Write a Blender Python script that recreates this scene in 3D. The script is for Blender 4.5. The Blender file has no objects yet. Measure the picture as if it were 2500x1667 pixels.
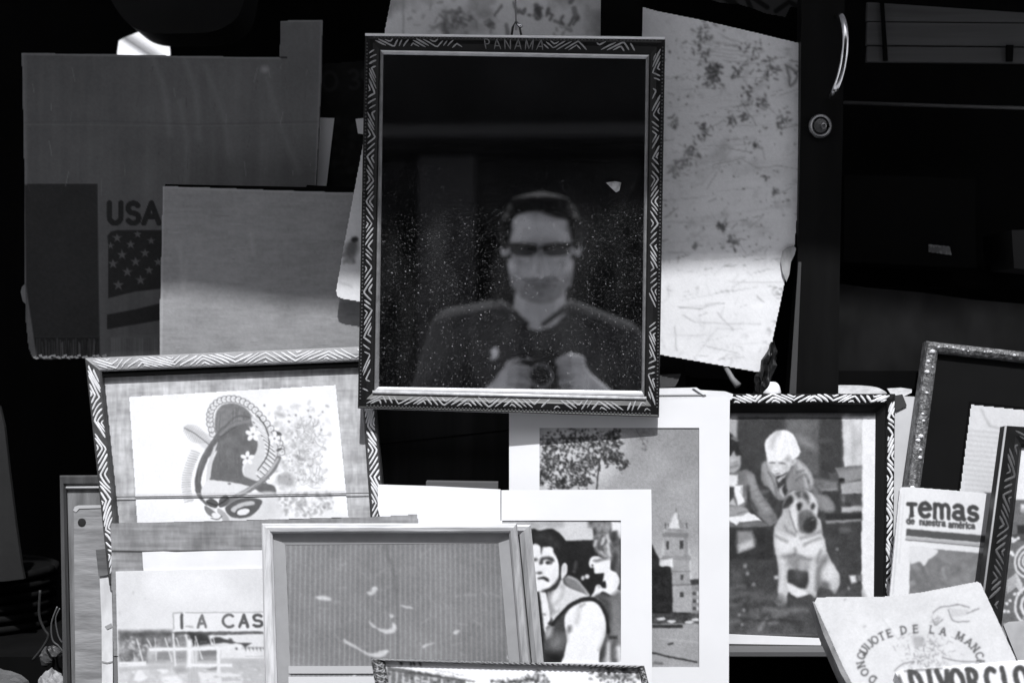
import bpy, bmesh, math, random
import numpy as np
from mathutils import Vector, Matrix
from mathutils.bvhtree import BVHTree

random.seed(7)
RNG = np.random.default_rng(7)
S = bpy.context.scene
COL = S.collection

# ------------------------------------------------------------------ camera
CAM_Z = 1.26
FPX = 2500 * 50 / 36.0            # focal length in photo pixels
cam_d = bpy.data.cameras.new('camera')
cam_d.lens = 50; cam_d.sensor_width = 36
cam_d.clip_start = 0.02; cam_d.clip_end = 400
cam_d.dof.use_dof = True
cam_d.dof.focus_distance = 1.445
cam_d.dof.aperture_fstop = 5.4
cam = bpy.data.objects.new('camera', cam_d)
cam.location = (0, 0, CAM_Z)
cam.rotation_euler = (math.radians(90), 0, 0)
COL.objects.link(cam)
S.camera = cam

# ------------------------------------------------------------------ sky and sun
SUN_EL = math.radians(58)
SUN_AZ = math.radians(2.0)        # sun stands behind the camera, a touch to the right
w = bpy.data.worlds.new('World'); S.world = w; w.use_nodes = True
nt = w.node_tree; nt.nodes.clear()
sky = nt.nodes.new('ShaderNodeTexSky'); sky.sky_type = 'NISHITA'; sky.sun_disc = False
sky.sun_elevation = SUN_EL
sky.sun_rotation = math.radians(180) - SUN_AZ
bw = nt.nodes.new('ShaderNodeRGBToBW')
tint = nt.nodes.new('ShaderNodeMix'); tint.data_type = 'RGBA'; tint.blend_type = 'MULTIPLY'
tint.inputs[0].default_value = 1.0; tint.inputs[7].default_value = (0.965, 0.965, 1.0, 1)
bg = nt.nodes.new('ShaderNodeBackground'); bg.inputs[1].default_value = 0.15
wo = nt.nodes.new('ShaderNodeOutputWorld')
nt.links.new(sky.outputs[0], bw.inputs[0]); nt.links.new(bw.outputs[0], tint.inputs[6])
nt.links.new(tint.outputs[2], bg.inputs[0]); nt.links.new(bg.outputs[0], wo.inputs[0])

sl = bpy.data.lights.new('sun', 'SUN'); sl.energy = 2.9; sl.angle = math.radians(0.9)
sl.color = (0.985, 0.99, 1.0)     # a monochrome photograph: neutral light
so = bpy.data.objects.new('sun', sl)
sd = Vector((-math.sin(SUN_AZ) * math.cos(SUN_EL), math.cos(SUN_AZ) * math.cos(SUN_EL), -math.sin(SUN_EL)))
so.rotation_euler = sd.to_track_quat('-Z', 'Y').to_euler()
so.location = (0.5, -6, 9)
COL.objects.link(so)

S.view_settings.view_transform = 'Standard'
S.view_settings.look = 'None'
S.view_settings.gamma = 1.0
S.view_settings.exposure = 0.84
S.view_settings.use_curve_mapping = False
S.render.engine = 'CYCLES'
S.cycles.use_denoising = True
S.cycles.max_bounces = 8
S.cycles.diffuse_bounces = 4
S.cycles.glossy_bounces = 4
S.cycles.caustics_reflective = False
S.cycles.caustics_refractive = False
S.cycles.sample_clamp_indirect = 6

# ------------------------------------------------------------------ materials
def g3(v): return (v * 0.968, v * 0.972, v, 1.0)
MATS = {}
def mat(name, v, rough=0.65, metal=0.0, spec=0.35, v2=None, scale=(8, 8, 8), detail=4.0, lo=0.35, hi=0.65,
        bump=0.0, bscale=(40, 40, 40), coat=0.0):
    """grey material; v2 = second grey mixed in by stretched noise; bump from another noise"""
    if name in MATS: return MATS[name]
    m = bpy.data.materials.new(name); m.use_nodes = True
    n = m.node_tree.nodes; l = m.node_tree.links
    b = n['Principled BSDF']
    b.inputs['Base Color'].default_value = g3(v)
    b.inputs['Roughness'].default_value = rough
    b.inputs['Metallic'].default_value = metal
    b.inputs['Specular IOR Level'].default_value = spec
    b.inputs['Coat Weight'].default_value = coat
    if v2 is not None or bump:
        tc = n.new('ShaderNodeTexCoord')
    if v2 is not None:
        mp = n.new('ShaderNodeMapping'); mp.inputs['Scale'].default_value = scale
        nz = n.new('ShaderNodeTexNoise'); nz.inputs['Scale'].default_value = 1.0
        nz.inputs['Detail'].default_value = detail; nz.inputs['Roughness'].default_value = 0.6
        mr = n.new('ShaderNodeMapRange'); mr.inputs['From Min'].default_value = lo; mr.inputs['From Max'].default_value = hi
        mx = n.new('ShaderNodeMix'); mx.data_type = 'RGBA'
        mx.inputs[6].default_value = g3(v); mx.inputs[7].default_value = g3(v2)
        l.new(tc.outputs['Object'], mp.inputs[0]); l.new(mp.outputs[0], nz.inputs['Vector'])
        l.new(nz.outputs[0], mr.inputs[0]); l.new(mr.outputs[0], mx.inputs[0]); l.new(mx.outputs[2], b.inputs['Base Color'])
    if bump:
        mp2 = n.new('ShaderNodeMapping'); mp2.inputs['Scale'].default_value = bscale
        nb = n.new('ShaderNodeTexNoise'); nb.inputs['Scale'].default_value = 1.0; nb.inputs['Detail'].default_value = 3
        bp = n.new('ShaderNodeBump'); bp.inputs['Strength'].default_value = bump; bp.inputs['Distance'].default_value = 0.002
        l.new(tc.outputs['Object'], mp2.inputs[0]); l.new(mp2.outputs[0], nb.inputs['Vector'])
        l.new(nb.outputs[0], bp.inputs['Height']); l.new(bp.outputs[0], b.inputs['Normal'])
    MATS[name] = m
    return m

def print_mat(name, rough=0.55, spec=0.3, bump=0.0, bscale=300, coat=0.0):
    """colour from the printed/painted grey stored per point"""
    if name in MATS: return MATS[name]
    m = bpy.data.materials.new(name); m.use_nodes = True
    n = m.node_tree.nodes; l = m.node_tree.links; b = n['Principled BSDF']
    at = n.new('ShaderNodeAttribute'); at.attribute_name = 'Col'
    l.new(at.outputs['Color'], b.inputs['Base Color'])
    b.inputs['Roughness'].default_value = rough; b.inputs['Specular IOR Level'].default_value = spec
    b.inputs['Coat Weight'].default_value = coat; b.inputs['Coat Roughness'].default_value = 0.12
    if bump:
        tc = n.new('ShaderNodeTexCoord')
        nb = n.new('ShaderNodeTexNoise'); nb.inputs['Scale'].default_value = bscale; nb.inputs['Detail'].default_value = 3
        bp = n.new('ShaderNodeBump'); bp.inputs['Strength'].default_value = bump; bp.inputs['Distance'].default_value = 0.001
        l.new(tc.outputs['Object'], nb.inputs['Vector'])
        l.new(nb.outputs[0], bp.inputs['Height']); l.new(bp.outputs[0], b.inputs['Normal'])
    MATS[name] = m
    return m

# ------------------------------------------------------------------ geometry helpers
CAMV = np.array([0, 0, CAM_Z])
class Pl:
    """a plane in the place: passes through what the photo shows at (px,py) at distance Y, leaning back and turned"""
    def __init__(s, px, py, Y, lean=0.0, yaw=0.0):
        a, b = math.radians(lean), math.radians(yaw)
        s.n = np.array([math.sin(b) * math.cos(a), -math.cos(b) * math.cos(a), math.sin(a)])
        s.p0 = CAMV + s.ray(px, py) * Y
    @staticmethod
    def ray(px, py):
        px = np.asarray(px, float); py = np.asarray(py, float)
        return np.stack([(px - 1250) / FPX, np.ones_like(px), -(py - 833.5) / FPX], -1)
    def at(s, px, py, h=0.0):
        r = s.ray(px, py)
        t = ((s.p0 - CAMV) @ s.n) / (r @ s.n)
        h = np.asarray(h, float)
        return CAMV + r * t[..., None] + s.n * h[..., None]
    def v(s, px, py, h=0.0):
        return Vector(s.at(px, py, h))

ORG = {}
def thing(name, label, cat, loc, group=None, kind=None):
    o = bpy.data.objects.new(name, None); COL.objects.link(o)
    o.empty_display_size = 0.05
    o.location = loc; ORG[o.name] = Vector(loc)
    o['label'] = label; o['category'] = cat
    if group: o['group'] = group
    if kind: o['kind'] = kind
    return o

def obj(name, verts, faces, m, parent=None, smooth=False, label=None, cat=None, group=None, kind=None, loc=None):
    """verts in world space; one mesh object"""
    vs = [Vector(v) for v in verts]
    if parent is not None:
        org = ORG[parent.name]
    elif loc is not None:
        org = Vector(loc)
    else:
        org = Vector((sum(v.x for v in vs) / len(vs), sum(v.y for v in vs) / len(vs), min(v.z for v in vs)))
    me = bpy.data.meshes.new(name)
    me.from_pydata([tuple(v - org) for v in vs], [], faces)
    me.validate(); me.update()
    bm = bmesh.new(); bm.from_mesh(me); bmesh.ops.recalc_face_normals(bm, faces=bm.faces); bm.to_mesh(me); bm.free()
    if smooth:
        me.polygons.foreach_set('use_smooth', [True] * len(me.polygons))
    return link(name, me, m, parent, org, label, cat, group, kind)

def link(name, me, m, parent, org, label=None, cat=None, group=None, kind=None):
    o = bpy.data.objects.new(name, me); COL.objects.link(o)
    if m is not None: me.materials.append(m)
    if parent is not None:
        o.parent = parent; ORG[o.name] = ORG[parent.name]
    else:
        o.location = org; ORG[o.name] = Vector(org)
    if label: o['label'] = label
    if cat: o['category'] = cat
    if group: o['group'] = group
    if kind: o['kind'] = kind
    return o

def slab_geo(pl, pts, h0=0.0, th=0.004, edge=0.0):
    n = len(pts); vs = []; fs = []
    P = np.array(pts, float)
    top = pl.at(P[:, 0], P[:, 1], np.full(n, h0)); bot = pl.at(P[:, 0], P[:, 1], np.full(n, h0)) - pl.n * th
    vs += [tuple(v) for v in top] + [tuple(v) for v in bot]
    fs.append(list(range(n))); fs.append(list(range(2 * n - 1, n - 1, -1)))
    for i in range(n):
        j = (i + 1) % n; fs.append([i, n + i, n + j, j])
    return vs, fs

def slab(name, pl, pts, m, parent=None, h0=0.0, th=0.004, **k):
    vs, fs = slab_geo(pl, pts, h0, th)
    return obj(name, vs, fs, m, parent, **k)

def box_geo(x0, x1, y0, y1, z0, z1):
    v = [(x0, y0, z0), (x1, y0, z0), (x1, y1, z0), (x0, y1, z0), (x0, y0, z1), (x1, y0, z1), (x1, y1, z1), (x0, y1, z1)]
    f = [(0, 3, 2, 1), (4, 5, 6, 7), (0, 1, 5, 4), (1, 2, 6, 5), (2, 3, 7, 6), (3, 0, 4, 7)]
    return v, f
def box(name, b, m, parent=None, **k):
    v, f = box_geo(*b)
    return obj(name, v, f, m, parent, **k)
def join_geo(*gs):
    V = []; Fc = []
    for v, f in gs:
        o = len(V); V += list(v); Fc += [[i + o for i in q] for q in f]
    return V, Fc

def tube_geo(pts, r, sides=8, cap=True):
    P = [Vector(p) for p in pts]; n = len(P)
    rr = r if isinstance(r, (list, tuple)) else [r] * n
    vs = []; fs = []; up = Vector((0.3, 0.2, 1)).normalized()
    for i in range(n):
        t = (P[min(i + 1, n - 1)] - P[max(i - 1, 0)]).normalized()
        a = t.cross(up)
        if a.length < 1e-4: a = t.cross(Vector((1, 0, 0)))
        a.normalize(); b = t.cross(a)
        for k in range(sides):
            q = 2 * math.pi * k / sides
            vs.append(tuple(P[i] + (a * math.cos(q) + b * math.sin(q)) * rr[i]))
    for i in range(n - 1):
        for k in range(sides):
            k2 = (k + 1) % sides
            fs.append([i * sides + k, i * sides + k2, (i + 1) * sides + k2, (i + 1) * sides + k])
    if cap:
        fs.append(list(range(sides))[::-1]); fs.append([(n - 1) * sides + k for k in range(sides)])
    return vs, fs
def tube(name, pts, r, m, parent=None, sides=8, **k):
    v, f = tube_geo(pts, r, sides)
    return obj(name, v, f, m, parent, smooth=True, **k)

def spline(pts, n=8, closed=False):
    P = [np.array(p, float) for p in pts]; out = []
    N = len(P)
    for i in range(N if closed else N - 1):
        if closed: p0, p1, p2, p3 = P[i - 1], P[i], P[(i + 1) % N], P[(i + 2) % N]
        else: p0, p1, p2, p3 = P[max(i - 1, 0)], P[i], P[i + 1], P[min(i + 2, N - 1)]
        for k in range(n):
            t = k / n
            out.append(0.5 * ((2 * p1) + (-p0 + p2) * t + (2 * p0 - 5 * p1 + 4 * p2 - p3) * t * t + (-p0 + 3 * p1 - 3 * p2 + p3) * t ** 3))
    if not closed: out.append(P[-1])
    return [tuple(q) for q in out]

# ---- picture frames: four mitred rails lofted from a moulding profile
class Frame:
    def __init__(s, pl, outer, inner, prof):
        s.pl, s.o, s.i, s.prof = pl, [np.array(p, float) for p in outer], [np.array(p, float) for p in inner], prof
    def px(s, k, t, u):
        a = s.o[k] + (s.i[k] - s.o[k]) * t
        j = (k + 1) % 4
        b = s.o[j] + (s.i[j] - s.o[j]) * t
        return a + (b - a) * u
    def h(s, t):
        top = [(a, b) for a, b in s.prof[1:-1]]
        return float(np.interp(t, [a for a, _ in top], [b for _, b in top]))
    def pt(s, k, t, u, dh=0.0):
        p = s.px(k, t, u)
        return s.pl.at(p[0], p[1], s.h(t) + dh)
    def length(s, k): return float(np.linalg.norm(s.px(k, .5, 1) - s.px(k, .5, 0)))
    def width(s, k): return float(np.linalg.norm(s.px(k, 1, .5) - s.px(k, 0, .5)))
    def rails(s, m, parent, name='rail', seg=1, mats=None, which=(0, 1, 2, 3)):
        out = []
        for k in which:
            vs = []; fs = []; np_ = len(s.prof)
            for q in range(seg + 1):
                u = q / seg
                for t, h in s.prof:
                    p = s.px(k, t, u); vs.append(tuple(s.pl.at(p[0], p[1], h)))
            for q in range(seg):
                for e in range(np_):
                    e2 = (e + 1) % np_
                    fs.append([q * np_ + e, q * np_ + e2, (q + 1) * np_ + e2, (q + 1) * np_ + e])
            fs.append(list(range(np_))[::-1]); fs.append([seg * np_ + e for e in range(np_)])
            out.append(obj(name, vs, fs, mats[k] if mats else m, parent))
        return out
    def ribbon(s, k, pts, wid, rise=0.0006):
        """pts: (u, t) along a rail -> a low ridge, tapered at the ends"""
        vs = []; fs = []
        C = [Vector(s.pt(k, t, u, 0.0001)) for u, t in pts]
        n = len(C); nn = Vector(s.pl.n)
        for i in range(n):
            t = (C[min(i + 1, n - 1)] - C[max(i - 1, 0)]).normalized()
            a = t.cross(nn).normalized()
            wv = wid * (0.35 if i in (0, n - 1) else 1.0)
            vs += [tuple(C[i] - a * wv * .5), tuple(C[i] - a * wv * .22 + nn * rise), tuple(C[i] + a * wv * .22 + nn * rise), tuple(C[i] + a * wv * .5)]
        for i in range(n - 1):
            b = i * 4
            for e in range(3): fs.append([b + e, b + e + 1, b + 5 + e, b + 4 + e])
        return vs, fs
    def carving(s, k, parent, m, period=110, amp=.86, dj=.33, nj=4, wid=.0022, t0=.14, t1=.86, phase=0.0, u0=.0, u1=1.0, drop=.06, jit=.0, name='carving'):
        L = s.length(k); gs = []
        N = max(8, int(L * (u1 - u0) / 5))
        ph = phase
        for j in range(-nj, nj + 1):
            run = []
            for q in range(N + 1):
                u = u0 + (u1 - u0) * q / N
                x = (u * L / period + ph) % 1.0
                tri = 1 - abs(2 * x - 1)
                t = .5 + amp * (tri - .5) + j * dj + jit * math.sin(u * 37 + j)
                ok = t0 < t < t1 and .012 < u < .988
                if ok: run.append((u, t))
                if (not ok or q == N) and run:
                    if len(run) >= 3 and random.random() > drop:
                        # break long runs into single cut strokes
                        gs.append(s.ribbon(k, run, wid * random.uniform(.8, 1.15)))
                    run = []
        if gs:
            v, f = join_geo(*gs)
            return obj(name, v, f, m, parent, kind='stuff')

# ------------------------------------------------------------------ painter for flat prints (photo greys -> reflectance)
def lin(v):
    v = np.asarray(v, float) / 255.0
    return np.where(v <= 0.04045, v / 12.92, ((v + 0.055) / 1.055) ** 2.4)

def vnoise(X, Y, scale, seed=0):
    """smooth value noise, any array of coordinates"""
    x = X / scale; y = Y / scale
    xi = np.floor(x).astype(np.int64); yi = np.floor(y).astype(np.int64)
    fx = x - xi; fy = y - yi
    fx = fx * fx * (3 - 2 * fx); fy = fy * fy * (3 - 2 * fy)
    def hsh(a, b):
        n = (a * 374761393 + b * 668265263 + seed * 1442695041) & 0x7fffffff
        n = ((n ^ (n >> 13)) * 1274126177) & 0x7fffffff
        return ((n ^ (n >> 16)) & 0xffff) / 65535.0
    a = hsh(xi, yi); b = hsh(xi + 1, yi); c = hsh(xi, yi + 1); d = hsh(xi + 1, yi + 1)
    return (a * (1 - fx) + b * fx) * (1 - fy) + (c * (1 - fx) + d * fx) * fy
def fbm(X, Y, scale, seed=0, oct=4):
    s = 0; a = 1; t = 0
    for i in range(oct):
        s = s + a * vnoise(X, Y, scale / 2 ** i, seed + i * 17); t += a; a *= .55
    return s / t

class Cv:
    def __init__(s, x0, y0, x1, y1, step=2.0, base=245, ref=245, alb=.72):
        nx = int(round((x1 - x0) / step)); ny = int(round((y1 - y0) / step))
        s.xs = np.linspace(x0, x1, nx + 1); s.ys = np.linspace(y0, y1, ny + 1)
        s.X, s.Y = np.meshgrid(s.xs, s.ys)
        s.a = np.full(s.X.shape, float(base)); s.ref = ref; s.alb = alb
        s.ox = s.oy = 0.0; s.sc = 1.0; s.step = step; s.ss = 1.0
    def view(s, ox, oy, sc): s.ox, s.oy, s.sc = ox, oy, sc; return s
    def T(s, pts): return np.array([(s.ox + x / s.sc, s.oy + y / s.sc) for x, y in pts], float)
    def _bb(s, P, pad):
        i0 = np.searchsorted(s.ys, P[:, 1].min() - pad); i1 = np.searchsorted(s.ys, P[:, 1].max() + pad)
        j0 = np.searchsorted(s.xs, P[:, 0].min() - pad); j1 = np.searchsorted(s.xs, P[:, 0].max() + pad)
        return slice(max(i0 - 1, 0), i1 + 1), slice(max(j0 - 1, 0), j1 + 1)
    @staticmethod
    def _dist(X, Y, P, closed):
        d = np.full(X.shape, 1e9); n = len(P)
        for i in range(n if closed else n - 1):
            a = P[i]; b = P[(i + 1) % n]; ab = b - a; L = ab @ ab + 1e-9
            t = np.clip(((X - a[0]) * ab[0] + (Y - a[1]) * ab[1]) / L, 0, 1)
            d = np.minimum(d, (X - a[0] - t * ab[0]) ** 2 + (Y - a[1] - t * ab[1]) ** 2)
        return np.sqrt(d)
    @staticmethod
    def _inside(X, Y, P):
        ins = np.zeros(X.shape, bool); n = len(P)
        for i in range(n):
            a = P[i]; b = P[(i + 1) % n]
            if a[1] == b[1]: continue
            c = ((a[1] > Y) != (b[1] > Y)) & (X < (b[0] - a[0]) * (Y - a[1]) / (b[1] - a[1]) + a[0])
            ins ^= c
        return ins
    def _mix(s, sl, m, v, a):
        s.a[sl] = s.a[sl] * (1 - m * a) + v * m * a
    def poly(s, pts, v, soft=2.0, a=1.0, smooth=False, nz=0, nsc=12, seed=1):
        soft = max(soft * s.ss, .8)
        if smooth: pts = spline(pts, 6, True)
        P = s.T(pts); sl = s._bb(P, soft + 2)
        X, Y = s.X[sl], s.Y[sl]
        if X.size == 0: return s
        d = s._dist(X, Y, P, True); sg = np.where(s._inside(X, Y, P), 1, -1)
        m = np.clip(d * sg / soft + .5, 0, 1)
        vv = v + nz * (fbm(X, Y, nsc, seed) - .5) * 2 if nz else v
        s._mix(sl, m, vv, a); return s
    def blob(s, pts, v, soft=3.0, a=1.0, **k): return s.poly(pts, v, soft, a, True, **k)
    def rect(s, x0, y0, x1, y1, v, soft=2.0, a=1.0, **k): return s.poly([(x0, y0), (x1, y0), (x1, y1), (x0, y1)], v, soft, a, **k)
    def line(s, pts, wid, v, soft=1.5, a=1.0, smooth=False):
        soft = max(soft * s.ss, .8)
        if smooth: pts = spline(pts, 6)
        P = s.T(pts); w2 = wid / s.sc / 2; sl = s._bb(P, w2 + soft + 2)
        X, Y = s.X[sl], s.Y[sl]
        if X.size == 0: return s
        d = s._dist(X, Y, P, False)
        s._mix(sl, np.clip((w2 - d) / soft + .5, 0, 1), v, a); return s
    def ell(s, cx, cy, rx, ry, v, rot=0, soft=2.5, a=1.0):
        c, q = math.cos(math.radians(rot)), math.sin(math.radians(rot))
        return s.poly([(cx + rx * math.cos(t) * c - ry * math.sin(t) * q, cy + rx * math.cos(t) * q + ry * math.sin(t) * c)
                       for t in np.linspace(0, 2 * math.pi, 25)[:-1]], v, soft, a)
    def dots(s, n, x0, y0, x1, y1, r0, r1, v0, v1, a=1.0, soft=1.5, seed=3, dens=None):
        R = random.Random(seed)
        for _ in range(n):
            x, y = R.uniform(x0, x1), R.uniform(y0, y1)
            if dens and R.random() > dens(x, y): continue
            s.ell(x, y, R.uniform(r0, r1), R.uniform(r0, r1), R.uniform(v0, v1), R.uniform(0, 90), soft, a)
        return s
    def noise(s, scale, amp, seed=1, pts=None, soft=6, aniso=(1, 1)):
        nzv = (fbm(s.X * aniso[0], s.Y * aniso[1], scale, seed) - .5) * 2 * amp
        if pts is None: s.a += nzv
        else:
            P = s.T(pts); d = s._dist(s.X, s.Y, P, True); sg = np.where(s._inside(s.X, s.Y, P), 1, -1)
            s.a += nzv * np.clip(d * sg / soft + .5, 0, 1)
        return s
    def grad(s, v0, v1, axis='y'):
        t = (s.Y - s.ys[0]) / (s.ys[-1] - s.ys[0]) if axis == 'y' else (s.X - s.xs[0]) / (s.xs[-1] - s.xs[0])
        s.a = v0 + (v1 - v0) * t; return s
    def text(s, st, fn, h, wid, v, sp=.18, serif=0.0, soft=1.5, a=1.0):
        x = 0.0
        for ch in st:
            if ch == ' ': x += .45; continue
            wd, strokes = GL[ch]
            for q in strokes:
                s.line([fn((x + px_) * h, py_ * h) for px_, py_ in q], wid, v, soft, a)
                if serif:
                    for e, f in ((q[0], q[1]), (q[-1], q[-2])):
                        if abs(e[1] - f[1]) > abs(e[0] - f[0]) and (e[1] < .06 or e[1] > .6):
                            s.line([fn((x + e[0] - serif) * h, e[1] * h), fn((x + e[0] + serif) * h, e[1] * h)], wid * .55, v, soft, a)
            x += wd + sp
        return s
    def develop(s, blur=1.0, warp=2.5, wsc=14, grain=6, mottle=6, msc=40, seed=5):
        """what printing does to a picture: uneven edges, softness, grain and mottle"""
        wx = s.X + (fbm(s.X, s.Y, wsc, seed) - .5) * 2 * warp; wy = s.Y + (fbm(s.X, s.Y, wsc, seed + 50) - .5) * 2 * warp
        ny, nx = s.a.shape
        fx = np.clip((wx - s.xs[0]) / (s.xs[1] - s.xs[0]), 0, nx - 1.001); fy = np.clip((wy - s.ys[0]) / (s.ys[1] - s.ys[0]), 0, ny - 1.001)
        ix = fx.astype(int); iy = fy.astype(int); fx -= ix; fy -= iy
        a = s.a
        a = (a[iy, ix] * (1 - fx) + a[iy, ix + 1] * fx) * (1 - fy) + (a[iy + 1, ix] * (1 - fx) + a[iy + 1, ix + 1] * fx) * fy
        if blur > 0:
            r = max(1, int(blur * 2.5)); k = np.exp(-np.arange(-r, r + 1) ** 2 / (2 * blur * blur)); k /= k.sum()
            p = np.pad(a, r, mode='edge')
            p = sum(k[i] * p[:, i:i + nx] for i in range(2 * r + 1)); a = sum(k[i] * p[i:i + ny] for i in range(2 * r + 1))
        a = a + mottle * (fbm(s.X, s.Y, msc, seed + 9) - .5) * 2 + grain * (RNG.random(a.shape) - .5) * 1.4 + grain * (vnoise(s.X, s.Y, 5, seed + 3) - .5)
        s.a = a; return s
    def sheet(s, name, pl, m, parent=None, h=0.0, mask=None, hfun=None, **k):
        """the printed face as a fine grid of points on the plane, cut to the mask outline"""
        hh = np.full(s.X.shape, h) if hfun is None else h + hfun(s.X, s.Y)
        V = pl.at(s.X, s.Y, hh).reshape(-1, 3)
        ny, nx = s.X.shape
        idx = np.arange(ny * nx).reshape(ny, nx)
        q = np.stack([idx[:-1, :-1], idx[1:, :-1], idx[1:, 1:], idx[:-1, 1:]], -1).reshape(-1, 4)
        if mask is not None:
            cx = (s.X[:-1, :-1] + s.X[1:, 1:]) / 2; cy = (s.Y[:-1, :-1] + s.Y[1:, 1:]) / 2
            q = q[s._inside(cx, cy, np.array(mask, float)).reshape(-1)]
        used = np.unique(q); remap = np.zeros(ny * nx, int); remap[used] = np.arange(len(used))
        V = V[used]; q = remap[q]
        org = np.array(ORG[parent.name]) if parent is not None else np.array(k.pop('loc', V.mean(0)))
        V = V - org
        me = bpy.data.meshes.new(name)
        me.vertices.add(len(V)); me.vertices.foreach_set('co', V.astype(np.float32).ravel())
        me.loops.add(q.size); me.loops.foreach_set('vertex_index', q.astype(np.int32).ravel())
        me.polygons.add(len(q)); me.polygons.foreach_set('loop_start', np.arange(0, q.size, 4, dtype=np.int32))
        me.update(calc_edges=True); me.validate()
        alb = np.clip(s.alb * lin(np.clip(s.a, 0, 255)) / lin(s.ref), .004, .86).reshape(-1)[used]
        c = np.stack([alb * .968, alb * .972, alb, np.ones_like(alb)], -1).astype(np.float32)
        at = me.color_attributes.new('Col', 'FLOAT_COLOR', 'POINT'); at.data.foreach_set('color', c.ravel())
        if hfun is not None: me.polygons.foreach_set('use_smooth', [True] * len(me.polygons))
        return link(name, me, m, parent, Vector(org), **k)

def arc(cx, cy, rx, ry, a0, a1, n=9):
    return [(cx + rx * math.cos(math.radians(a0 + (a1 - a0) * i / (n - 1))), cy + ry * math.sin(math.radians(a0 + (a1 - a0) * i / (n - 1)))) for i in range(n)]
GL = {
 'A': (.76, [[(0, 0), (.38, 1), (.76, 0)], [(.15, .33), (.61, .33)]]),
 'C': (.72, [arc(.42, .5, .40, .5, 50, 310, 13)]),
 'D': (.74, [[(.06, 0), (.06, 1)], [(.06, 1), (.3, 1)] + arc(.3, .5, .42, .5, 90, -90, 9) + [(.06, 0)]]),
 'E': (.6, [[(.06, 0), (.06, 1)], [(.06, 1), (.58, 1)], [(.06, .52), (.46, .52)], [(.06, 0), (.6, 0)]]),
 'H': (.7, [[(.06, 0), (.06, 1)], [(.64, 0), (.64, 1)], [(.06, .5), (.64, .5)]]),
 'I': (.14, [[(.07, 0), (.07, 1)]]),
 'J': (.5, [[(.42, 1), (.42, .25)] + arc(.24, .22, .18, .22, 0, -150, 7)]),
 'L': (.55, [[(.06, 1), (.06, 0)], [(.06, 0), (.55, 0)]]),
 'M': (.9, [[(.06, 0), (.06, 1)], [(.06, 1), (.45, .1), (.84, 1)], [(.84, 1), (.84, 0)]]),
 'N': (.74, [[(.06, 0), (.06, 1)], [(.06, 1), (.68, 0)], [(.68, 0), (.68, 1)]]),
 'O': (.84, [arc(.42, .5, .40, .5, 0, 360, 17)]),
 'P': (.6, [[(.06, 0), (.06, 1)], [(.06, 1), (.3, 1)] + arc(.3, .74, .26, .26, 90, -90, 7) + [(.06, .48)]]),
 'Q': (.84, [arc(.42, .5, .40, .5, 0, 360, 17), [(.5, .25), (.82, -.1)]]),
 'R': (.66, [[(.06, 0), (.06, 1)], [(.06, 1), (.3, 1)] + arc(.3, .74, .28, .26, 90, -90, 7) + [(.06, .48)], [(.3, .48), (.66, 0)]]),
 'S': (.6, [arc(.31, .75, .26, .25, 30, 270, 9) + arc(.31, .25, .28, .25, 90, -150, 9)]),
 'T': (.66, [[(.33, 0), (.33, 1)], [(0, 1), (.66, 1)]]),
 'U': (.7, [[(.06, 1), (.06, .32)] + arc(.35, .32, .29, .32, 180, 360, 9) + [(.64, 1)]]),
 'V': (.72, [[(0, 1), (.36, 0), (.72, 1)]]),
 '0': (.6, [arc(.3, .5, .28, .5, 0, 360, 15)]),
 '1': (.3, [[(.05, .8), (.2, 1), (.2, 0)]]),
 '2': (.55, [arc(.27, .74, .26, .26, 160, -30, 8) + [(.02, 0), (.55, 0)]]),
 '3': (.55, [arc(.26, .75, .25, .25, 140, -90, 9) + arc(.26, .25, .28, .25, 90, -140, 9)]),
 '5': (.55, [[(.5, 1), (.08, 1), (.06, .58)] + arc(.26, .32, .28, .32, 120, -140, 10)]),
 '8': (.55, [arc(.27, .74, .24, .26, 0, 360, 13), arc(.27, .25, .27, .25, 0, 360, 13)]),
 '9': (.55, [arc(.27, .7, .26, .3, 0, 360, 13), [(.53, .7), (.4, 0)]]),
 '.': (.12, [[(.05, .02), (.07, .04)]]),
 '/': (.4, [[(0, -.1), (.4, 1.05)]]),
 'x': (.4, [[(0, 0), (.4, .55)], [(0, .55), (.4, 0)]]),
 'a': (.54, [arc(.25, .48, .2, .17, 150, 0, 7) + [(.46, .08), (.54, 0)], arc(.25, .18, .21, .17, 0, 360, 11)]),
 'c': (.48, [arc(.27, .32, .25, .32, 45, 315, 11)]),
 'd': (.54, [arc(.25, .32, .23, .32, 0, 360, 13), [(.48, 1), (.48, 0)]]),
 'e': (.54, [[(.03, .34), (.5, .38)] + arc(.27, .32, .25, .32, 12, 315, 13)]),
 'i': (.14, [[(.07, 0), (.07, .64)], [(.07, .84), (.07, .88)]]),
 'm': (.92, [[(.06, 0), (.06, .64)], [(.06, .42)] + arc(.26, .42, .2, .22, 180, 0, 7) + [(.46, 0)], [(.46, .42)] + arc(.66, .42, .2, .22, 180, 0, 7) + [(.86, 0)]]),
 'n': (.54, [[(.06, 0), (.06, .64)], [(.06, .4)] + arc(.27, .4, .21, .24, 180, 0, 7) + [(.48, 0)]]),
 'r': (.36, [[(.06, 0), (.06, .64)], [(.06, .38)] + arc(.26, .38, .2, .24, 180, 70, 5)]),
 's': (.46, [arc(.24, .47, .19, .17, 30, 270, 8) + arc(.24, .16, .21, .16, 90, -150, 8)]),
 't': (.36, [[(.15, .9), (.15, .12), (.34, .02)], [(0, .62), (.34, .62)]]),
 'u': (.54, [[(.06, .64), (.06, .25)] + arc(.27, .25, .21, .25, 180, 360, 7) + [(.48, .64)], [(.48, .64), (.48, 0)]]),
}
GL['\u00e9'] = (.54, GL['e'][1] + [[(.22, .76), (.36, .94)]])
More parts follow.
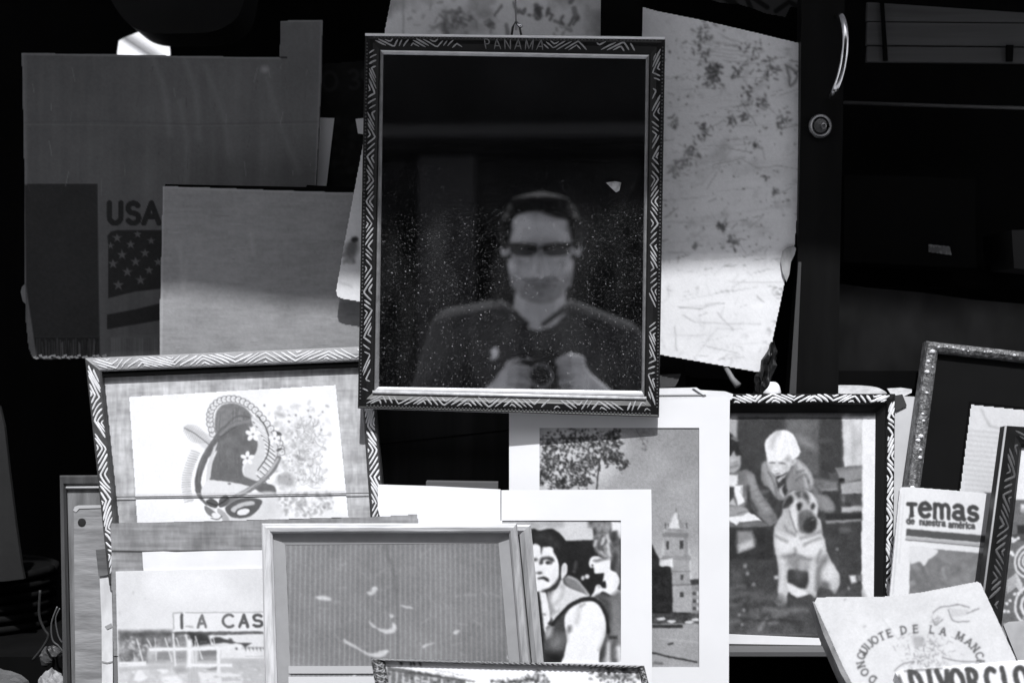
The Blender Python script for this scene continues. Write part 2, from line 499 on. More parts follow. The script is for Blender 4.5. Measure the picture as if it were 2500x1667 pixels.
def base(x, y, ang=0.0, squeeze=1.0):
    """straight baseline at photo pixel (x,y), rising text tilted by ang degrees"""
    c, q = math.cos(math.radians(ang)), math.sin(math.radians(ang))
    return lambda u, v: (x + u * squeeze * c + v * q, y + u * squeeze * q - v * c)

# ================================================================== THE SETTING
M_pave = mat('pavement', .44, .85, v2=.36, scale=(3, 3, 3), bump=.3, bscale=(60, 60, 60))
M_black = mat('black_cloth', .003, .95, spec=.03, v2=.005, scale=(12, 12, 3), bump=.4, bscale=(30, 30, 6))
M_white_wall = mat('white_render', .78, .8, v2=.70, scale=(1.5, 1.5, 1.5))
M_dark_wall = mat('dark_plaster', .0045, .9, spec=.03, v2=.008, scale=(2, 2, 2))
M_dark_wall2 = mat('dark_pilaster', .018, .9, spec=.03, v2=.014, scale=(2, 2, .5))

g = obj('ground', [(-60, -60, 0), (60, -60, 0), (60, 60, 0), (-60, 60, 0)], [(0, 1, 2, 3)], M_pave, kind='structure', loc=(0, 0, 0))
g['label'] = 'pale grey street paving under the stall'

# white house behind the stall, seen only through a small gap in the black tarpaulin
t = thing('white_house', 'sunlit white house wall seen through the gap above the flag cardboard', 'house', (-1.5, 6.0, 0))
box('wall', (-9, 7, 6.0, 6.4, 0, 6.0), M_white_wall, t)
box('plinth', (-9, 7, 5.93, 5.998, 0, .5), mat('plinth_grey', .4, .8), t)
box('cornice', (-9.1, 7.1, 5.9, 6.45, 6.002, 6.2), M_white_wall, t)
P_gap = Pl(340, 105, 5.8)
tube('overhead_cable', [P_gap.at(200, 20), P_gap.at(300, 84), P_gap.at(372, 132), P_gap.at(600, 300)], .022, mat('cable_grey', .25, .6),
     label='thin grey cable crossing the bright gap above the flag cardboard', cat='cable')

# dark arcade building behind the photographer: only its reflection shows in the hanging frame's glass
t = thing('arcade_building', 'dark arcade building mirrored behind the photographer in the black glass', 'building', (0, -4.4, 0))
RX = lambda px: (px - 1320) * (2.9 + 4.2) / FPX
RZ = lambda py: CAM_Z + (915 - py) * (2.9 + 4.2) / FPX
box('wall', (-7, 7, -4.9, -4.4, 0, 5.2), M_dark_wall, t)
box('pilaster', (RX(975), RX(1115), -4.399, -4.25, 0, RZ(322)), M_dark_wall2, t)
box('pilaster', (RX(1600), RX(1760), -4.399, -4.25, 0, RZ(322)), M_dark_wall2, t)
box('pilaster', (RX(500), RX(640), -4.399, -4.25, 0, RZ(322)), M_dark_wall2, t)
box('ledge', (-7.1, 7.1, -4.399, -4.0, RZ(298), RZ(270)), mat('ledge_grey', .016, .9, spec=.1), t)
box('frieze', (-7.05, 7.05, -4.399, -4.15, RZ(320), RZ(299)), mat('frieze_black', .004, .9, spec=.05), t)
box('parapet', (-7.05, 7.05, -4.399, -4.3, RZ(269), 5.4), M_dark_wall, t)
# arched doorway surrounds
for c_ in (1190, 860):
    pts = []
    for q in range(15):
        a = math.pi * q / 14
        pts.append((RX(c_ - 1 * 110 * math.cos(a)), -4.33, RZ(640) + .28 * math.sin(a)))
    pts = [(pts[0][0], -4.33, 0.02)] + pts + [(pts[-1][0], -4.33, 0.02)]
    tube('arch_surround', pts, .05, mat('arch_black', .003, .8, spec=.05), t, sides=6)

# the stall: awning overhead, tarpaulin at the back, table underneath
AW_Z = 2.20
aw_edge_y = 1.45 - (AW_Z - 1.400) / math.tan(SUN_EL)
t = thing('awning', 'pale canvas awning shading the upper half of the stall', 'awning', (0, 1.5, AW_Z))
n_ = 40; vs = []; fs = []
for i in range(n_ + 1):
    x = -2.2 + 4.4 * i / n_
    dz = .012 * math.sin(i * 1.7)
    ye = aw_edge_y + .006 * math.sin(i * .9) + .004 * math.sin(i * 2.3)
    vs += [(x, ye, AW_Z), (x, 1.5, AW_Z + .06 + dz), (x, 2.1, AW_Z + .10 + dz), (x, ye, AW_Z - .004), (x, 1.5, AW_Z + .055 + dz), (x, 2.1, AW_Z + .095 + dz)]
for i in range(n_):
    a, b = i * 6, i * 6 + 6
    fs += [[a, a + 1, b + 1, b], [a + 1, a + 2, b + 2, b + 1], [a + 3, b + 3, b + 4, a + 4], [a + 4, b + 4, b + 5, a + 5], [a, b, b + 3, a + 3], [a + 2, a + 5, b + 5, b + 2]]
obj('canvas', vs, fs, mat('awning_canvas', .62, .9, spec=.1, v2=.56, scale=(6, 6, 6)), t)
for x in (-2.15, 2.15):
    tube('pole', [(x, aw_edge_y + .03, 0), (x, aw_edge_y + .03, AW_Z - .006)], .018, mat('pole_steel', .3, .4, .8), t)
    tube('pole', [(x, 2.06, 0), (x, 2.06, AW_Z + .08)], .018, mat('pole_steel', .3, .4, .8), t)

t = thing('tarpaulin', 'black tarpaulin hanging behind the stall with a small bright gap', 'tarpaulin', (0, 1.95, 0))
P_tarp = Pl(1250, 833, 1.93)
gap = [(286, 150), (284, 128), (288, 99), (303, 90), (337, 77), (360, 90), (395, 95), (413, 105), (416, 130), (414, 150)]
# sheet with the gap cut out: bridge polygon split in two halves at the gap
L, R_, T_, B_ = -1900, 4600, -1500, 3400
sx = 340
left = [(L, T_), (sx, T_), (sx, 78)] + [(337, 77), (303, 90), (288, 99), (284, 128), (286, 150)] + [(sx, 150), (sx, B_), (L, B_)]
right = [(sx, T_), (R_, T_), (R_, B_), (sx, B_), (sx, 150)] + [(414, 150), (416, 130), (413, 105), (395, 95), (360, 90), (sx, 78)]
v1, f1 = slab_geo(P_tarp, left, 0, .004); v2_, f2 = slab_geo(P_tarp, right, 0, .004)
V_, F_ = join_geo((v1, f1), (v2_, f2))
obj('sheet', V_, F_, M_black, t)
# a few hanging folds as low ridges
for x in (-1.3, -.95, .62, .9, 1.25):
    tube('fold', [(x, 1.925, 0.05), (x + .02, 1.92, .8), (x - .01, 1.922, 1.5), (x + .03, 1.925, 2.2)], .02, M_black, t, sides=6)

t = thing('display_table', 'black clothed display table carrying the leaning frames', 'table', (0, 1.5, 0))
box('table_top', (-1.3, 1.3, 1.12, 1.90, .78, .815), M_black, t)
box('riser', (-.62, .9, 1.49, 1.70, .8155, .93), M_black, t)
for x in (-1.26, 1.21):
    for y in (1.15, 1.82):
        box('leg', (x, x + .05, y, y + .05, 0, .7795), M_black, t)

# ================================================================== DARK THINGS AT THE BACK
# big rounded dark bag, top left
M_bag = mat('dark_leatherette', .011, .6, spec=.2, v2=.007, scale=(9, 9, 9), bump=.3)
P_b = Pl(400, 0, 1.80)
bagpts = spline([(250, -260), (255, -80), (290, 20), (350, 85), (450, 95), (560, 80), (610, 0), (620, -260)], 8)
t = thing('round_bag', 'dark round bag hanging above the flag cardboard', 'bag', P_b.v(430, 95))
vs, fs = slab_geo(P_b, bagpts, .03, .08)
obj('body', vs, fs, M_bag, t)
tube('strap', [P_b.at(300, -240, .03), P_b.at(420, -420, .03), P_b.at(560, -240, .03)], .01, M_bag, t)

# dark poster with faint digits between the flag cardboard and the hanging frame
P_po = Pl(830, 250, 1.60, 2)
c = Cv(740, 140, 1010, 470, 3, 16, 60, .06)
c.noise(30, 10, 5)
c.text('O 395', base(788, 222, -4), 44, 9, 40, sp=.2, soft=6, a=.8)
c.dots(40, 790, 290, 900, 430, 4, 12, 22, 40, .6, 8)
t = thing('dark_poster', 'dark poster with faint digits behind the hanging black frame', 'poster', P_po.v(830, 470))
pm = [(752, 160), (1000, 140), (1010, 470), (745, 470)]
slab('board', P_po, pm, M_black, t, h0=-.0006, th=.004)
c.sheet('print', P_po, print_mat('print_dull', .8, .15), t, mask=pm)

# white papers behind the flag cardboard
M_paper = mat('white_paper', .72, .7, v2=.66, scale=(30, 30, 30))
P_s = Pl(795, 380, 1.585, 2)
slab('paper_strip', P_s, [(765, 287), (816, 289), (795, 470), (750, 470)], M_paper, th=.001,
     label='tall narrow white paper slip beside the flag cardboard', cat='paper')
slab('paper_scrap', P_s, [(868, 291), (905, 287), (905, 330), (874, 326)], M_paper, th=.001,
     label='small white paper scrap peeping out left of the hanging black frame', cat='paper')

# ---- cardboard panel with the flag print
P_usa = Pl(400, 500, 1.56, 2)
outline = [(53, 130), (250, 133), (440, 137), (560, 139), (683, 141), (684, 100), (684, 52), (735, 50), (787, 49), (784, 200), (778, 330), (771, 470), (800, 900), (420, 900),
           (300, 878), (240, 872), (160, 875), (110, 877), (80, 872), (70, 850), (63, 780), (60, 640), (60, 450), (57, 300)]
c = Cv(40, 40, 810, 910, 2.5, 70, 190, 1.05)
c.a = 64 + 10 * (c.X - 50) / 730 + 6 * (fbm(c.X * 1.0, c.Y * .05, 20, 4) - .5) * 2 + 5 * (fbm(c.X, c.Y, 90, 9) - .5) * 2
for q in ([(370, 135), (400, 220), (415, 330)], [(450, 140), (480, 240), (485, 340)], [(500, 160), (545, 280), (560, 380)], [(650, 190), (690, 320), (730, 420)], [(440, 250), (455, 350), (452, 450)]):
    c.line(q, 13, 84, 14, .55, True)
c.ell(646, 170, 9, 8, 105, soft=12)
c.line([(683, 141), (700, 141)], 3, 12)
c.line([(63, 135), (66, 450), (70, 820)], 3, 78, 4, .5)
# printed dark block
c.poly([(60, 449), (238, 449), (240, 640), (243, 822), (82, 822), (64, 700)], 30, 2.5, nz=3, nsc=60)
# letters
c.text('USA', base(264, 545, 0, 1.0), 49, 13.5, 26, sp=.24)
# flag
c.poly([(264, 600), (262, 576), (270, 566), (285, 562), (400, 562), (400, 704), (330, 712), (264, 728)], 27, 2.5)
for sx_, sy_, r in ((286, 581, 12), (336, 572, 10), (369, 588, 10), (319, 597, 12), (270, 600, 9), (298, 622, 13), (354, 618, 12), (276, 644, 13), (331, 639, 13), (311, 664, 13), (364, 660, 11), (289, 696, 14), (343, 684, 13), (386, 640, 11)):
    st = []
    for k in range(10):
        rr = r if k % 2 == 0 else r * .38
        a = -math.pi / 2 + k * math.pi / 5
        st.append((sx_ + rr * math.cos(a), sy_ + rr * math.sin(a)))
    c.poly(st, 68, 2)
c.poly([(261, 768), (330, 755), (400, 738), (400, 780), (330, 792), (261, 804)], 28, 2.5)
# torn strip at the foot showing the fluting
c.poly([(82, 822), (243, 822), (243, 872), (90, 872)], 22, 3)
for k in range(34):
    x = 90 + k * 4.6 + random.uniform(-2, 2)
    c.line([(x, 826 + random.uniform(0, 14)), (x + random.uniform(-3, 3), 868)], random.uniform(1.5, 3.5), random.uniform(35, 78), 2, .7)
c.poly([(270, 822), (400, 815), (400, 870), (270, 870)], 74, 6, .6)
for k in range(30):
    x = 272 + k * 4.2
    c.line([(x, 826), (x, 868)], 2, random.uniform(52, 92), 2, .6)
c.line([(53, 132), (250, 135), (440, 139), (683, 143)], 5, 92, 3, .7); c.line([(56, 132), (60, 300), (63, 450)], 5, 88, 3, .6); c.line([(686, 52), (785, 51)], 5, 95, 3, .7); c.line([(785, 52), (776, 330), (770, 470)], 5, 96, 3, .6)
c.line([(60, 300), (250, 296), (480, 304), (775, 298)], 3, 56, 3, .5); c.line([(60, 304), (480, 308), (775, 303)], 3, 82, 3, .4)
for k in range(40):
    x, y = random.uniform(60, 770), random.uniform(140, 450); l_ = random.uniform(5, 40)
    c.line([(x, y), (x + l_ * random.uniform(-.3, .3), y + l_)], random.uniform(1, 2.5), random.choice([50, 58, 90, 100]), 1.5, .5)
c.noise(5, 4, 77)
t = thing('flag_cardboard', 'large dark cardboard panel printed with USA lettering and a starry flag', 'cardboard', P_usa.v(250, 880))
slab('board', P_usa, outline, mat('cardboard_brown', .10, .9, spec=.1, v2=.07, scale=(4, 4, 200)), t, h0=-.0008, th=.005)
c.sheet('printed_face', P_usa, print_mat('print_card', .75, .2, .25, 200), t, mask=outline)
gs = []
for k in range(26):
    x = 80 + k * 7 + random.uniform(-3, 3); y = 870 + random.uniform(-4, 3)
    gs.append(slab_geo(P_usa, [(x, y), (x + 7, y - 2), (x + 9, y + random.uniform(2, 6)), (x + 2, y + random.uniform(2, 5))], .001, .003))
v_, f_ = join_geo(*gs)
obj('frayed_edge', v_, f_, mat('frayed_board', .32, .9), t, kind='stuff')
slab('torn_flap', P_usa, [(62, 690), (52, 700), (49, 712), (54, 735), (64, 745)], mat('torn_flap_grey', .18, .9), t, h0=-.002, th=.0015)

# ---- plain grey card leaning in front of it, with its black backing board
P_gc = Pl(630, 650, 1.508, 2.5)
gout = [(398, 455), (520, 459), (650, 464), (800, 469), (905, 472), (905, 905), (391, 905), (391, 740)]
c = Cv(385, 450, 910, 910, 2.5, 160, 245, .74)
c.a = 150 + 9 * (fbm(c.X * .16, c.Y, 7, 6) - .5) * 2 + 10 * (fbm(c.X, c.Y, 70, 2) - .5) * 2 + 6 * (fbm(c.X, c.Y, 8, 3) - .5) * 2
for q in ([(440, 600), (446, 700)], [(612, 570), (618, 620)], [(455, 640), (452, 690)]):
    c.line(q, 9, 168, 9, .6)
c.line([(398, 458), (650, 467), (905, 475)], 4, 178, 3, .6); c.line([(399, 458), (393, 900)], 4, 180, 3, .6)
for k in range(50):
    x, y = random.uniform(400, 860), random.uniform(470, 880); l_ = random.uniform(6, 46)
    c.line([(x, y), (x + l_, y + l_ * random.uniform(-.1, .1))], random.uniform(1, 2.2), random.choice([120, 132, 172, 182]), 1.4, .5)
c.noise(4, 7, 31)
t = thing('grey_cardboard', 'plain grey cardboard sheet overlapping the flag print', 'cardboard', P_gc.v(640, 905))
c.sheet('face', P_gc, print_mat('print_card'), t, mask=gout)
slab('board', P_gc, gout, mat('card_grey', .2, .9), t, h0=-.0008, th=.004)
slab('backing_board', P_gc, [(400, 448), (745, 455), (748, 450), (905, 458), (905, 905), (396, 905)], M_black, t, h0=-.0052, th=.008)

# ---- long whiteboard sheet behind the hanging frame
P_wb = Pl(1400, 500, 1.493, 2.5)
wout = [(968, -70), (1290, -60), (1560, 15), (1600, 27), (1700, 47), (1800, 70), (1900, 94), (1975, 112), (1966, 250), (1955, 400), (1943, 560), (1938, 615), (1921, 640),
        (1915, 690), (1905, 740), (1890, 810), (1876, 880), (1870, 898), (1860, 907), (1846, 907), (1790, 897), (1700, 881), (1615, 866), (1400, 828), (1100, 777), (880, 736), (832, 728), (823, 722), (821, 710), (840, 600), (870, 440), (910, 230)]
c = Cv(815, -80, 1985, 915, 2.6, 235, 245, .77)
c.a = 238 + 7 * (fbm(c.X, c.Y, 160, 2) - .5) * 2 + 6 * (fbm(c.X * .3, c.Y * 2.2, 40, 8) - .5) * 2
gx = fbm(c.X, c.Y, 26, 12); gd = np.clip((c.Y < 620) * 1.0, 0, 1)
c.a -= 24 * np.clip((gx - .60) * 5, 0, 1) * gd * (c.X > 1600)
c.a -= 70 * np.clip((fbm(c.X, c.Y, 70, 31) - .50) * 3.2, 0, 1) * (c.Y < 130) * (c.X < 1480)
R = random.Random(4)
def scr(x, y, n, sp, ln, v0, v1, wid=(3, 8), al=.7):
    for _ in range(n):
        a = R.uniform(0, math.pi); l_ = R.uniform(*ln)
        px_, py_ = x + R.gauss(0, sp), y + R.gauss(0, sp * 1.1)
        c.line([(px_, py_), (px_ + l_ * math.cos(a), py_ + l_ * math.sin(a))], R.uniform(*wid), R.uniform(v0, v1), 4, al)
c.view(1600, 0, 2.613)
for x, y, n, sp in ((380, 450, 30, 26), (330, 430, 12, 30), (360, 500, 14, 24), (520, 450, 12, 26), (720, 440, 24, 40), (620, 350, 14, 60), (280, 300, 16, 40), (330, 190, 18, 34), (300, 840, 16, 24), (250, 960, 14, 26), (190, 1030, 18, 30), (120, 1080, 14, 24), (600, 590, 12, 30), (490, 765, 12, 20), (570, 740, 8, 12), (690, 640, 10, 20), (830, 770, 12, 40), (700, 1130, 4, 4), (770, 1220, 6, 10), (420, 1440, 18, 18), (500, 1540, 14, 20), (640, 920, 6, 12), (120, 800, 8, 24), (250, 1560, 5, 8)):
    scr(x, y, int(n * 1.5), sp, (4, 26), 45, 130, (4, 13), .75)
for k in range(26):
    y = R.uniform(550, 1650); x = R.uniform(60, 500); l_ = R.uniform(100, 420)
    c.line([(x, y), (x + l_, y - l_ * R.uniform(.02, .16))], 3, 190, 3, .5)
for k in range(10):
    y = R.uniform(170, 400); x = R.uniform(200, 500)
    c.line([(x, y), (x + R.uniform(80, 300), y + R.uniform(20, 70))], 5, 150, 4, .5)
c.line([(830, 415), (850, 480), (862, 550), (905, 490), (870, 440), (835, 420)], 10, 80, 4, .8, True)
c.line([(890, 470), (930, 440), (900, 420)], 12, 90, 4, .8)
c.poly([(465, 870), (465, 1030), (300, 1030)], 190, 20, .6)
c.poly([(60, 1030), (860, 1030), (860, 1120), (60, 1150)], 222, 40, .5)
c.line([(60, 1420), (860, 1310)], 5, 200, 6, .5)
c.view(1600, 500, 2.613)
c.line([(60, 350), (700, 315)], 5, 190, 6, .5)
c.ell(250, 268, 16, 14, 150, soft=4, a=.8); c.ell(430, 272, 14, 9, 150, soft=4, a=.8); c.ell(268, 530, 14, 9, 200, soft=4)
scr(510, 880, 6, 14, (10, 40), 195, 215); scr(480, 965, 10, 16, (20, 50), 185, 210); scr(575, 825, 4, 8, (10, 30), 200, 215); scr(700, 910, 4, 14, (20, 60), 150, 190); scr(785, 560, 10, 14, (8, 26), 120, 180)
scr(740, 780, 6, 16, (20, 60), 170, 200)
c.view(0, 0, 1)
for k in range(26):
    x, y = R.uniform(1600, 1900), R.uniform(640, 890)
    c.line([(x, y), (x + R.uniform(-14, 14), y + R.uniform(-30, 30))], R.uniform(2, 6), R.uniform(190, 222), 4, .5)
for k in range(24):
    x, y = R.uniform(1590, 1800), R.uniform(180, 860); l_ = R.uniform(40, 160)
    c.line([(x, y), (x + l_, y - l_ * R.uniform(-.05, .2))], 1.6, 170, 1.5, .5)
for k in range(170):
    x, y = R.uniform(1590, 1930), R.uniform(70, 880); l_ = R.expovariate(1 / 26.) + 6; a = R.gauss(-.08, .25) if R.random() < .7 else R.uniform(0, 3)
    c.line([(x, y), (x + l_ * math.cos(a), y + l_ * math.sin(a))], R.uniform(1, 3), R.uniform(90, 190), 1.2, .55)
c.dots(150, 1590, 90, 1950, 640, .8, 3.5, 60, 150, .65, 1.2)
# handwriting at the top
c.view(900, 0, 3.92)
for q in ([(1390, 30), (1420, 120), (1440, 95)], [(1455, 120), (1500, 90), (1480, 135), (1450, 120)], [(1535, 145), (1545, 150)], [(1640, 75), (1590, 95), (1640, 125), (1600, 185), (1640, 175), (1610, 130), (1660, 80)], [(1700, 150), (1720, 85), (1730, 110)], [(1710, 130), (1760, 150), (1735, 190)], [(1860, 160), (1840, 200), (1870, 240)], [(1920, 250), (1960, 170)], [(1960, 240), (2000, 170)]):
    c.line(q, 22, 90, 5, .85, True)
scr(800, 220, 50, 90, (20, 70), 90, 150, (14, 36), .5); scr(600, 150, 20, 160, (20, 60), 120, 170, (14, 34), .4); scr(1160, 220, 10, 20, (20, 50), 90, 140, (14, 30), .6)
scr(1600, 10, 16, 200, (40, 120), 60, 110, (20, 50), .6); scr(1850, 290, 10, 60, (20, 50), 110, 150, (10, 22), .6)
c.view(0, 0, 1)
c.line([(985, -20), (985, 90)], 4, 150, 4, .6)
# worn left strip
c.ell(858, 610, 16, 26, 90, 20, 14, .8); c.ell(866, 585, 9, 6, 50, soft=4); scr(856, 630, 10, 12, (6, 22), 110, 170)
c.line([(830, 690), (860, 700)], 4, 205, 4)
t = thing('whiteboard_sheet', 'tilted scratched white board with dark scuffs behind the hanging black frame', 'board', P_wb.v(1350, 900))
c.develop(.6, 2.6, 12, 6, 6, 60); c.sheet('marked_face', P_wb, print_mat('print_gloss', .35, .45), t, mask=wout)
slab('board', P_wb, wout, mat('board_edge_white', .7, .5), t, h0=-.0006, th=.0035)
# peeled laminate on its edge near the post
P_pe = Pl(1925, 640, 1.487, 3)
pe = [(1936, 600), (1944, 606), (1940, 622), (1931, 640), (1927, 670), (1920, 688), (1910, 664), (1906, 636), (1911, 612), (1921, 604)]
slab('peeled_laminate', P_pe, pe, mat('peel_grey', .35, .6, v2=.18, scale=(60, 60, 30), bump=.8), t, th=.001)

# black strap hanging in front of the board
P_st = Pl(1515, 50, 1.483)
slab('hanging_strap', P_st, [(1468, -90), (1572, -90), (1566, 160), (1466, 160)], M_black, th=.003,
     label='wide black strap hanging in front of the scratched white board', cat='strap')

# zigzag patterned cloth at the very top
P_zz = Pl(1860, 10, 1.53, 0)
zz = [(1735, -70), (1960, -70), (1958, 20), (1930, 18), (1918, 42), (1870, 34), (1840, 22), (1800, 10), (1760, 8), (1735, 0)]
c = Cv(1730, -75, 1965, 50, 2.5, 70, 190, .30)
c.view(1450, 0, 4.276)
for q in ([(1430, -10), (1540, 110)], [(1600, 0), (1640, 90)], [(1660, -20), (1810, 80)], [(1900, 120), (2040, 20), (2150, 90)], [(1300, -60), (1480, 70)]):
    c.line(q, 42, 10, 6)
c.view(0, 0, 1)
t = thing('patterned_cloth', 'grey cloth with black zigzags hanging at the top edge', 'cloth', P_zz.v(1860, 40))
c.sheet('print', P_zz, print_mat('print_dull'), t, mask=zz)
slab('lining', P_zz, zz, M_black, t, h0=-.0006, th=.003)

# ================================================================== CABINET ON THE RIGHT
M_lacquer = mat('black_lacquer', .003, .45, spec=.12, v2=.006, scale=(30, 30, 3), bump=.2, bscale=(60, 60, 8))
M_chrome = mat('chrome', .75, .18, 1.0, v2=.5, scale=(60, 60, 60))
P_cab = Pl(2000, 500, 1.485, 0.5)
P_in = Pl(2300, 500, 1.66)
t = thing('black_cabinet', 'black lacquered cabinet with arched chrome handle and round key lock', 'cabinet', P_cab.v(2050, 1500))
slab('door_stile', P_cab, [(1958, -120), (2064, -120), (2058, 300), (2050, 690), (2040, 1500), (1915, 1500), (1926, 960), (1946, 700), (1954, 300)], M_lacquer, t, th=.022)
slab('edge_strip', P_cab, [(1948, 640), (1955, 640), (1942, 962), (1926, 962)], mat('strip_grey', .05, .5), t, h0=.003, th=.003)
P_pan = Pl(2200, 760, 1.512, 1.0)
pan = [(2046, 692), (2120, 702), (2250, 714), (2380, 732), (2620, 752), (2620, 1500), (2042, 1500)]
slab('lower_panel', P_pan, pan, mat('dusty_black_panel', .005, .8, spec=.08, v2=.013, scale=(14, 14, 9), lo=.4, hi=.7), t, th=.018)
slab('lower_rail', P_pan, [(2042, 905), (2620, 905), (2620, 950), (2042, 950)], M_black, t, h0=.006, th=.0055)
tube('trim_rod', [P_in.at(2060, 251), P_in.at(2300, 259), P_in.at(2640, 268)], .0022, mat('rod_grey', .05, .5, .3), t)
slab('back_panel', Pl(2300, 500, 1.80), [(2000, -200), (2750, -200), (2750, 1500), (2000, 1500)], M_black, t, th=.01)
slab('inner_shelf_board', Pl(2300, 640, 1.70), [(2040, 640), (2700, 660), (2700, 700), (2040, 700)], M_black, t, th=.15)
# handle: arched chrome grip standing off the stile
hp = [(2040, 42, .002), (2045, 50, .016), (2049, 85, .024), (2048, 130, .027), (2042, 180, .025), (2030, 225, .018), (2022, 240, .002)]
hp = spline(hp, 6)
tube('handle', [P_cab.at(a, b, h) for a, b, h in hp], [.0022 + .0016 * min(1, min(i, len(hp) - 1 - i) / 6) for i in range(len(hp))], M_chrome, t, sides=10)
# lock: stepped rings
def disc_geo(pl, cx, cy, rings, n=24):
    vs = []; fs = []
    for r, h in rings:
        for k in range(n):
            a = 2 * math.pi * k / n
            vs.append(tuple(pl.at(cx + r * math.cos(a), cy + r * math.sin(a) * 1.06, h)))
    for i in range(len(rings) - 1):
        for k in range(n):
            k2 = (k + 1) % n
            fs.append([i * n + k, i * n + k2, (i + 1) * n + k2, (i + 1) * n + k])
    fs.append([(len(rings) - 1) * n + k for k in range(n)])
    return vs, fs
v_, f_ = disc_geo(P_cab, 2001, 309, [(28, .0005), (28, .004), (25, .006), (21, .005), (19, .002), (17, .002), (16, .005), (4, .0055)])
lk = obj('lock', v_, f_, mat('lock_steel', .25, .35, .9), t)
slab('keyhole', P_cab, [(2010, 305), (2020, 307), (2020, 313), (2010, 315)], M_black, lk, h0=.0062, th=.001)
v_, f_ = disc_geo(P_cab, 2008, 310, [(7, .0055), (7, .0065), (5, .0068)], 12)
obj('key_plug', v_, f_, mat('lock_steel', .25, .35, .9), lk)

# pale slats inside the cabinet, upper right
M_slat = mat('dull_slat', .075, .8, v2=.045, scale=(3, 3, 60))
t = thing('slat_crate', 'dim slatted crate inside the cabinet at the top right', 'crate', P_in.v(2300, 152))
for a, b in ((14, 52), (55, 110), (114, 151)):
    slab('slat', P_in, [(2118, a - (8 if a == 14 else 0)), (2560, a + (22 if a == 14 else 4)), (2560, b + 4), (2116, b)], M_slat, t, h0=0, th=.006)
slab('upright', P_in, [(2148, 0), (2156, 0), (2166, 150), (2156, 150)], M_black, t, h0=.004, th=.0035)
slab('upright', P_in, [(2455, 112), (2472, 112), (2470, 152), (2455, 152)], M_black, t, h0=.004, th=.0035)

# dark boxes on the shelf, one with a small label
M_boxb = mat('black_box_card', .003, .8, spec=.06, v2=.002, scale=(12, 12, 12))
P_bx = Pl(2250, 560, 1.62)
t = thing('black_box', 'black box with a small white label on the cabinet shelf', 'box', P_bx.v(2250, 650))
slab('body', P_bx, [(2062, 428), (2240, 430), (2380, 440), (2384, 655), (2060, 640)], M_boxb, t, th=.12)
c = Cv(2262, 594, 2324, 626, 1.5, 150, 245, .6)
for k in range(18):
    x = 2266 + k * 3.1
    c.rect(x, 599 + random.uniform(0, 6), x + 2, 612 + random.uniform(0, 8), 60, 1, .7)
c.sheet('label', P_bx, print_mat('print_dull'), t, h=.0008, mask=[(2267, 597), (2318, 602), (2323, 623), (2266, 615)])
slab('grey_carton', P_bx, [(2470, 562), (2560, 560), (2560, 662), (2476, 655)], mat('carton_dim', .02, .8), th=.1,
     label='small dim grey carton at the right edge of the cabinet shelf', cat='box')

# ---- things under the whiteboard's lower corner
P_u = Pl(1700, 900, 1.535)
slab('grey_carton', P_u, [(1560, 850), (1672, 868), (1674, 915), (1672, 1000), (1560, 1000)], mat('carton_grey', .05, .9), th=.05,
     label='dark grey carton behind the lower edge of the scratched white board', cat='box')
slab('grey_carton', Pl(1740, 900, 1.55), [(1674, 860), (1800, 870), (1790, 926), (1700, 922), (1670, 912)], mat('carton_grey2', .09, .9), th=.04,
     label='paler grey carton between the dark carton and the crumpled plastic bag', cat='box')
v_, f_ = slab_geo(Pl(1640, 930, 1.50), [(1610, 915), (1662, 912), (1656, 930), (1648, 944), (1612, 946)], 0, .01)
obj('cloth_bundle', v_, f_, mat('bundle_grey', .06, .8, bump=.6), label='folded dark cloth at the right foot of the hanging black frame', cat='cloth')
tube('thin_stick', [Pl(1780, 900, 1.49).at(1768, 890), Pl(1780, 900, 1.485).at(1788, 925), Pl(1780, 900, 1.48).at(1802, 942)], [.0025, .003, .004],
     mat('stick_grey', .16, .6), label='short grey stick under the scratched white board', cat='stick')
# crumpled plastic bag
P_pb = Pl(1865, 900, 1.49)
ctr = P_pb.v(1868, 905)
vs = []; fs = []; nu, nv = 22, 16
for i in range(nv + 1):
    th_ = math.pi * i / nv
    for k in range(nu):
        ph = 2 * math.pi * k / nu
        rr = 1 + .35 * math.sin(3 * ph + 2 * th_) * math.sin(th_) + .22 * math.sin(7 * ph - 5 * th_) + .15 * math.sin(11 * th_ + ph * 2)
        vs.append((ctr.x + .007 * rr * math.sin(th_) * math.cos(ph) + .008 * math.cos(th_), ctr.y + .010 * rr * math.sin(th_) * math.sin(ph), ctr.z + .030 * math.cos(th_) * (1 + .1 * math.sin(5 * ph))))
for i in range(nv):
    for k in range(nu):
        k2 = (k + 1) % nu
        fs.append([i * nu + k, i * nu + k2, (i + 1) * nu + k2, (i + 1) * nu + k])
obj('plastic_bag', vs, fs, mat('crumpled_plastic', .012, .3, spec=.35, v2=.16, scale=(90, 90, 30), lo=.55, hi=.68), label='crumpled dark plastic bag beside the black cabinet post', cat='bag')
